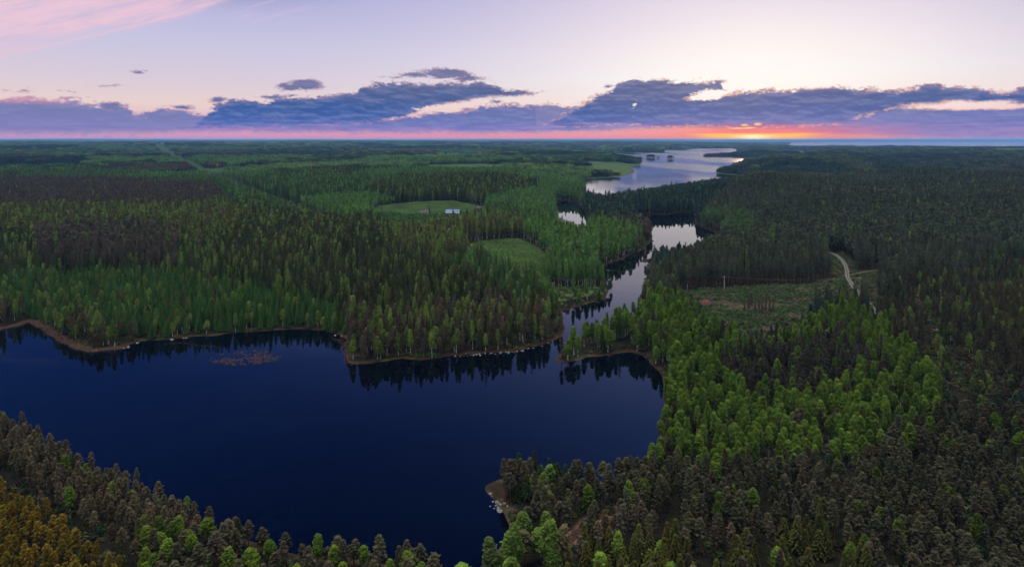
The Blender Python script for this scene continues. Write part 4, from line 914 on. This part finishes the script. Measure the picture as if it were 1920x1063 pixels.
# reeds standing in the shallows: bundles of thin blades
def reeds():
    rs = np.random.default_rng(9); V = []; C = []
    def blades(x, y, n, hh):
        for _ in range(n):
            a = rs.random() * 6.283; w = .035; h = hh * (.5 + .7 * rs.random()); lx, ly = rs.normal(size=2) * .16
            dx, dy = math.cos(a) * w, math.sin(a) * w; z0 = -.1
            V.extend([(x - dx, y - dy, z0), (x + dx, y + dy, z0), (x + lx + dx * .3, y + ly + dy * .3, h), (x + lx - dx * .3, y + ly - dy * .3, h)])
            x += rs.normal() * .12; y += rs.normal() * .12
    cx_, cy2 = G(462, 671)
    for _ in range(1000):
        a, r = rs.random() * 6.283, rs.random() ** .6
        x, y = cx_ + math.cos(a) * r * 14.5, cy2 + math.sin(a) * r * 8.5
        if fbm(np.array([x / 3.2]), np.array([y / 3.2]), 66, 3)[0] > .44 - .06 * (r < .5): blades(x, y, 5, .55)
    shore = smooth(line([(0,617),(31,611),(48,604),(65,603),(79,610),(103,628),(131,643),(151,651),(175,658),(206,654),(227,652)]), 8)
    for p in shore:
        for _ in range(55):
            x, y = p + rs.normal(size=2) * (2.2, 1.5) - (0, 1.2)
            if -2.6 < sd_at(np.array([x]), np.array([y]))[0] < 1.2: blades(x, y, 4, .7)
    for p in smooth(line([(309,645),(335,643),(370,647),(409,651)]), 14):
        for _ in range(4): blades(p[0] + rs.normal() * .7, p[1] + rs.normal() * .6, 2, .22)
    for p in smooth(line([(636,636),(648,650),(652,668),(656,682)]), 10):
        for _ in range(10):
            x, y = p + rs.normal(size=2) * 1.2
            if sd_at(np.array([x]), np.array([y]))[0] < .5: blades(x, y, 3, .6)
    m, nt = new_mat('reed'); n = noise(obj_coords(), 1.3, 3); principled(ramp(n, [(.4, (.15,.085,.065,1)), (.6, (.22,.15,.11,1))]), .8, .1)
    V_ = np.array(V); link('reeds', mesh_np('reeds', V_, np.arange(len(V_)).reshape(-1, 4), [m]), kind='stuff', label='rust brown reeds in the shallows of the dark lake', category='reeds')
reeds()

# ------------------------------------------------------------------ boulders
def mat_rock():
    m, nt = new_mat('rock'); P = obj_coords(); n = noise(P, 2.2, 6, .6); n2 = noise(P, 7, 4)
    principled(ramp(n, [(.35, (.05,.048,.05,1)), (.6, (.17,.17,.175,1))]), .8, .2, n2, .5, .1); return m
MROCK = mat_rock()
import bmesh
def rock_mesh(seed):
    rs = np.random.default_rng(seed); bm = bmesh.new(); bmesh.ops.create_icosphere(bm, subdivisions=3, radius=1)
    pl = rs.normal(size=(9, 3)); pl /= np.linalg.norm(pl, axis=1)[:, None]; dd = .62 + .3 * rs.random(9)
    for v in bm.verts:
        p = np.array(v.co)
        for q, d in zip(pl, dd):
            t = p @ q
            if t > d: p = p - q * (t - d) * .92
        v.co = p * (1, .8, .55)
    me = D.meshes.new('boulder'); bm.to_mesh(me); bm.free(); me.materials.append(MROCK)
    me.polygons.foreach_set('use_smooth', np.zeros(len(me.polygons), bool)); return me
RM = [rock_mesh(i) for i in range(6)]
def boulder(px, py, s, k, label, group=None):
    x, y = G(px, py); z = max(float(z_at(np.array([x]), np.array([y]))[0]), -.12)
    o = link('boulder', RM[k % 6]); o.location = (x, y, z + s * .08); o.scale = (s, s, s * .9); o.rotation_euler = (0, 0, k * 1.1)
    o['label'] = label; o['category'] = 'boulder'
    if group: o['group'] = group
for k, (px, py, w, lab) in enumerate([
    (919.6, 926.5, 8, 'lone pale boulder on the stony spit, topmost of the shore rocks'), (924, 940, 6.5, 'pinkish boulder at the outer edge of the rock cluster'),
    (932.5, 943, 10.5, 'broad flat blue-grey boulder in the middle of the rock cluster'), (938, 947, 6.5, 'round pale boulder touching the broad flat one'),
    (934, 952, 7.5, 'pale boulder just above the largest rock by the water'), (936.6, 957.5, 13, 'largest whitish boulder lying in the water by the rocky point'),
    (926.5, 952.5, 5, 'small dark boulder standing off in the water'), (918.7, 948.5, 5.5, 'reddish half-sunken boulder farthest out in the water'),
    (946, 946, 7, 'grey boulder on the shore side of the cluster'), (930, 947.5, 6, 'small grey boulder below the broad flat one'),
    (951, 951, 5, 'low grey boulder beside the dark inlet'), (922, 931, 3.5, 'pebble-sized rock below the topmost boulder'), (941, 938, 4, 'small rock behind the cluster on the spit')]):
    boulder(px, py, w / (py - YH) * H * .52, k, lab)
rs3 = np.random.default_rng(33)
for k in range(60):                         # stony strip along the peninsula
    px = 850 + 200 * rs3.random(); i = np.interp(px, [850, 896, 930, 961, 995, 1023, 1050], [667, 664.5, 662.5, 660.5, 653.5, 646, 636])
    boulder(px, i + rs3.normal() * 1.2, .25 + .5 * rs3.random() ** 2, k, 'small grey rock in the stony strip along the peninsula shore', 'rocks along the peninsula shore')
for k, (px, py) in enumerate([(148,650),(174,658.5),(180,658),(232,653),(258,643),(240,651),(344,634),(349,634),(322,637),(640,631),(628,629)]):
    boulder(px, py, .55 + .25 * (k % 3), k, 'small pale rock at the water line of the far shore', 'rocks along the far shore')
for k, (px, py) in enumerate([(1093,920),(1099,917),(1110,914),(1120,911),(1128,909)]):
    boulder(px, py, .6 + .2 * (k % 2), k, 'pale rock on the bank hidden between pines and lake', 'rocks behind the shore pines')

# ------------------------------------------------------------------ road and tracks
def strip(name, P, w, mat, lift=.12, **props):
    t = np.gradient(P, axis=0); nrm = np.stack([-t[:, 1], t[:, 0]], 1); nrm /= np.linalg.norm(nrm, axis=1)[:, None]
    cs = np.linspace(-1, 1, 9); V = []; A = []
    for p, n in zip(P, nrm):
        zc = float(z_at(p[:1], p[1:])[0])
        for c in cs:
            q = p + n * c * w / 2; z = max(float(z_at(q[:1], q[1:])[0]), zc - .1)
            V.append((q[0], q[1], z + lift)); A.append(c)
    r, c = len(P), 9; i = np.arange(r - 1)[:, None] * c + np.arange(c - 1)[None]
    Fc = np.stack([i, i + c, i + c + 1, i + 1], -1).reshape(-1, 4)
    link(name, mesh_np(name, V, Fc, [mat], attrs={'across': ('FLOAT', 'POINT', np.array(A))}), kind='structure', **props)
def mat_road(name, a, b):
    m, nt = new_mat(name); ac = attr('across', out='Fac'); n = noise(obj_coords(), .8, 5)
    ru = S.math('ABSOLUTE', S.math('ABSOLUTE', ac) - .5); k = maprange(ru + (n - .5) * .25, .12, .34)
    n2 = noise(obj_coords(), 6, 4)
    principled(mix(k, mix(n2, a, tuple(min(1, q * 1.3) for q in a[:3]) + (1,)), b), .95, .1, n2, .5, .1); return m
strip('gravel_road', smooth(ROAD, 3), 2.7, mat_road('gravel', (.11,.107,.11,1), (.045,.042,.034,1)))
strip('dirt_track', smooth(TRACK, 3), 2.0, mat_road('dirt', (.09,.06,.04,1), (.04,.035,.022,1)))
strip('earth_path', smooth(PATH, 6), 1.6, mat_road('earth', (.04,.022,.018,1), (.028,.020,.014,1)))

# ------------------------------------------------------------------ buildings
def flat(name, c, rough=.7, sc=1.5, amt=.12):
    m, nt = new_mat(name); n = noise(obj_coords(), sc, 4)
    lo = tuple(q * (1 - amt * 2) for q in c) + (1,); hi = tuple(min(1, q * (1 + amt * 2)) for q in c) + (1,)
    principled(ramp(n, [(.35, lo), (.65, hi)]), rough, .3); return m
M_RED = flat('red_boards', (.36,.022,.022)); M_DRED = flat('dark_red_boards', (.15,.022,.022)); M_WHITE = flat('white_paint', (.62,.62,.63)); M_ROOFG = flat('grey_roof', (.040,.034,.055))
M_BLUE = flat('blue_sheet', (.050,.115,.25), .5); M_TEAL = flat('teal_sheet', (.06,.18,.19), .5); M_STEEL = flat('galvanised', (.45,.47,.48), .4); M_GLASS = flat('window_glass', (.10,.13,.16), .1)
M_WOOD = flat('grey_wood', (.22,.20,.18)); M_GREENH = flat('pale_sheet', (.20,.22,.23), .5); M_WROOF = flat('white_roof', (.20,.20,.21)); M_BRICK = flat('chimney_brick', (.25,.10,.07))
def box(bm, x0, x1, y0, y1, z0, z1):
    v = [bm.verts.new(p) for p in [(x0,y0,z0),(x1,y0,z0),(x1,y1,z0),(x0,y1,z0),(x0,y0,z1),(x1,y0,z1),(x1,y1,z1),(x0,y1,z1)]]
    for f in [(0,3,2,1),(4,5,6,7),(0,1,5,4),(1,2,6,5),(2,3,7,6),(3,0,4,7)]: bm.faces.new([v[i] for i in f])
def bobj(name, fn, mat, parent=None):
    bm = bmesh.new(); fn(bm); me = D.meshes.new(name); bm.to_mesh(me); bm.free(); me.materials.append(mat); return link(name, me, parent)
def house(px, py, w, d, h, rh, wall, roof, label, cat, name, rz=0., wins=3, door=True, chimney=True, gable_front=False):
    x, y = G(px, py); z = float(z_at(np.array([x]), np.array([y]))[0]); k = (H - z) / H; x, y = x * k, y * k; z = float(z_at(np.array([x]), np.array([y]))[0])
    t = thing(name, (x, y, z), rz, label, cat)
    def walls(bm):                                    # prism body with gables, ridge along x (or along y if gable_front)
        w2, d2 = w / 2, d / 2
        if gable_front: P = [(-w2,-d2),(w2,-d2),(w2,d2),(-w2,d2)]
        else: P = [(-w2,-d2),(w2,-d2),(w2,d2),(-w2,d2)]
        lo = [bm.verts.new((a, b, -1.0)) for a, b in P]; hi = [bm.verts.new((a, b, h)) for a, b in P]
        if gable_front: r = [bm.verts.new((0, -d2, h + rh)), bm.verts.new((0, d2, h + rh))]
        else: r = [bm.verts.new((-w2, 0, h + rh)), bm.verts.new((w2, 0, h + rh))]
        for i in range(4): bm.faces.new([lo[i], lo[(i + 1) % 4], hi[(i + 1) % 4], hi[i]])
        if gable_front: bm.faces.new([hi[0], hi[1], r[0]]); bm.faces.new([hi[2], hi[3], r[1]])
        else: bm.faces.new([hi[3], hi[0], r[0]]); bm.faces.new([hi[1], hi[2], r[1]])
    bobj('wall', walls, wall, t)
    def rf(bm):                                       # two sloping slabs with eaves
        o, th = .45, .16
        L = (w if not gable_front else d) / 2 + o; D2 = (d if not gable_front else w) / 2; sl = rh / D2
        for s in (-1, 1):
            pts = []
            for l in (-L, L):
                for (q, zz) in ((0, h + rh + .05), (s * (D2 + o), h - o * sl + .05)):
                    pts.append((l, q, zz) if not gable_front else (q, l, zz))
            a, b, c, e = pts
            V = [bm.verts.new(p) for p in (a, b, e, c)] + [bm.verts.new((p[0], p[1], p[2] + th)) for p in (a, b, e, c)]
            bm.faces.new(V[4:]); bm.faces.new(V[:4][::-1])
            for i in range(4): bm.faces.new([V[i], V[(i + 1) % 4], V[4 + (i + 1) % 4], V[4 + i]])
    ro = bobj('roof', rf, roof, t)
    if chimney: bobj('chimney', lambda bm: box(bm, w * .18, w * .18 + .7, -.35, .35, h + rh * .5, h + rh + .9), M_BRICK, ro)
    for i in range(wins):
        cx_ = -w / 2 + w * (i + .8) / (wins + .6)
        f = bobj('window', lambda bm: box(bm, cx_ - .6, cx_ + .6, -d / 2 - .06, -d / 2 + .02, h * .38, h * .38 + 1.15), M_WHITE, t)
        bobj('pane', lambda bm: box(bm, cx_ - .38, cx_ + .38, -d / 2 - .09, -d / 2 - .03, h * .38 + .18, h * .38 + .97), M_GLASS, f)
    if door: bobj('door', lambda bm: box(bm, w * .40, w * .40 + .9, -d / 2 - .06, -d / 2 + .02, 0, 2.0), M_WHITE, t)
    return t
house(795.7, 401.5, 10.2, 6.5, 2.7, 1.9, M_RED, M_ROOFG, 'low red farmhouse with a purple-grey roof and white windows on the lawn', 'house', 'farmhouse')
house(849, 402.5, 15.5, 9, 2.6, 3.6, M_DRED, M_BLUE, 'long barn with a light blue metal roof behind the golden tree', 'barn', 'barn', wins=0, chimney=False)
house(898.5, 393.5, 11.5, 6.5, 3.0, 2.0, M_DRED, M_ROOFG, 'dark red house at the wood edge near the end of the farm field', 'house', 'farmhouse', rz=.05)
house(901, 341, 6.5, 7, 3.4, 3.2, M_WHITE, M_WROOF, 'small white gabled shed among the distant birches', 'shed', 'shed', wins=1, chimney=False, gable_front=True)
house(911, 341.5, 9.5, 7, 2.6, 2.2, M_WHITE, M_TEAL, 'pale turquoise roofed hall next to the white gabled shed', 'hall', 'storage_hall', wins=1, chimney=False)
house(772, 454, 4.2, 3, 1.7, .7, M_WHITE, M_STEEL, 'tiny whitish cabin at the foot of the birches behind the spruce wood', 'cabin', 'cabin', wins=1, chimney=False)
house(553, 404, 7, 4, 2.4, 1.2, M_WHITE, M_GREENH, 'tiny pale shed in the dark valley right of the power line cutting', 'shed', 'shed', wins=1, chimney=False)
house(428, 325, 15, 9, 4, 3, M_DRED, M_ROOFG, 'lone faded red barn beside the bright glade', 'barn', 'barn', wins=2, chimney=False)
house(8, 283, 36, 20, 6, 5, M_WHITE, M_GREENH, 'white farm hall far out near the horizon, the one at the picture edge', 'hall', 'storage_hall', wins=0, door=False, chimney=False)
house(43, 285.4, 46, 22, 6, 6, M_WHITE, M_GREENH, 'long white farm hall far out, second from the picture edge', 'hall', 'storage_hall', rz=.5, wins=0, door=False, chimney=False)
house(149, 283.6, 34, 18, 6, 5, M_WHITE, M_WROOF, 'far white farm hall between two longer ones', 'hall', 'storage_hall', wins=0, door=False, chimney=False)
house(183, 286, 46, 22, 6, 6, M_WHITE, M_GREENH, 'far long white hall lying aslant, closest to the power line cutting', 'hall', 'storage_hall', rz=.5, wins=0, door=False, chimney=False)

def post(name, px, py, h, r, mat, label, cat):
    x, y = G(px, py); z = float(z_at(np.array([x]), np.array([y]))[0]); k = (H - z) / H; x, y = x * k, y * k; z = float(z_at(np.array([x]), np.array([y]))[0])
    t = thing(name, (x, y, z), 0, label, cat)
    def pole(bm):
        v, f = tube([(0, 0, -.5), (0, 0, h * .5), (0, 0, h)], [r, r * .9, r * .75], 10)
        vs = [bm.verts.new(p) for p in v]
        for q in f: bm.faces.new([vs[i] for i in q])
        bm.faces.new(vs[-10:])
    bobj('pole', pole, mat, t); return t, (x, y, z + h)
fp, _ = post('flagpole', 797.5, 402, 7.5, .07, M_WHITE, 'thin white flagpole behind the red farmhouse', 'flagpole')
bobj('finial', lambda bm: bmesh.ops.create_icosphere(bm, subdivisions=2, radius=.16, matrix=__import__('mathutils').Matrix.Translation((0, 0, 7.6))), M_STEEL, fp)
ends = []
for px, py, lab in [(1358, 543, 'pale utility pole at the edge of the felled clearing'), (1140, 528, 'utility pole standing by the channel woods'), (1612, 545, 'utility pole beside the gravel road')]:
    t, e = post('utility_pole', px, py, 8.0, .15, M_STEEL if px == 1358 else M_WOOD, lab, 'utility pole'); ends.append(e)
    a = bobj('crossarm', lambda bm: box(bm, -.9, .9, -.32, -.17, 7.3, 7.45), M_WOOD, t)
    for q in (-.75, 0, .75):
        bobj('insulator', lambda bm: box(bm, q - .06, q + .06, -.30, -.19, 7.452, 7.68), M_WHITE, a)
for (a, b) in ((1, 0), (0, 2)):
    for q, nm in ((-.75, 'upper'), (0, 'middle'), (.75, 'lower')):
        A, B = np.array(ends[a]) + (q, -.25, -.3), np.array(ends[b]) + (q, -.25, -.3); n = 24
        P = [A + (B - A) * s + (0, 0, -4 * 1.6 * s * (1 - s)) for s in np.linspace(0, 1, n)]
        V, Fc = [], []
        for i, p in enumerate(P):
            for k in range(4): V.append(p + .009 * np.array([0, math.cos(k * 1.5708), math.sin(k * 1.5708)]))
            if i:
                for k in range(4): Fc.append(((i - 1) * 4 + k, (i - 1) * 4 + (k + 1) % 4, i * 4 + (k + 1) % 4, i * 4 + k))
        link('power_cable', mesh_np('power_cable', V, Fc, [M_WOOD]), label='thin cable slung between utility poles ' + ('from channel to clearing' if a else 'from clearing to road'), category='cable', group='cables ' + ('west' if a else 'east') + ' of the pale pole')
# jetty on the middle pond
x, y = G(1184, 412.5); jt = thing('jetty', (x, y, 0), .1, 'short wooden jetty at the corner of the middle pond', 'jetty')
bobj('deck', lambda bm: box(bm, -4.5, 4.5, -.7, .7, .35, .45), M_WOOD, jt)
for q in (-3.6, 0, 3.6):
    for s in (-.55, .55): bobj('post', lambda bm: box(bm, q - .08, q + .08, s - .08, s + .08, -1.6, .348), M_WOOD, jt)

# ------------------------------------------------------------------ haze
def haze():
    m = D.materials.new('haze'); m.use_nodes = True; nt = m.node_tree; nt.nodes.clear()
    v = nt.nodes.new('ShaderNodeVolumePrincipled'); v.inputs['Color'].default_value = HAZE_C; v.inputs['Density'].default_value = HAZE_D; v.inputs['Anisotropy'].default_value = 0
    o = nt.nodes.new('ShaderNodeOutputMaterial'); nt.links.new(v.outputs[0], o.inputs['Volume'])
    top = max(float(ZZ.max()) + 3, H + 8)
    b = bobj('haze', lambda bm: box(bm, -125000, 125000, -2000, 95000, -6.0, top), m); b['kind'] = 'stuff'; b['label'] = 'thin blue evening air over the woods'
HAZE_C = (.20, .47, 1.0, 1); HAZE_D = 4.2e-5
haze()
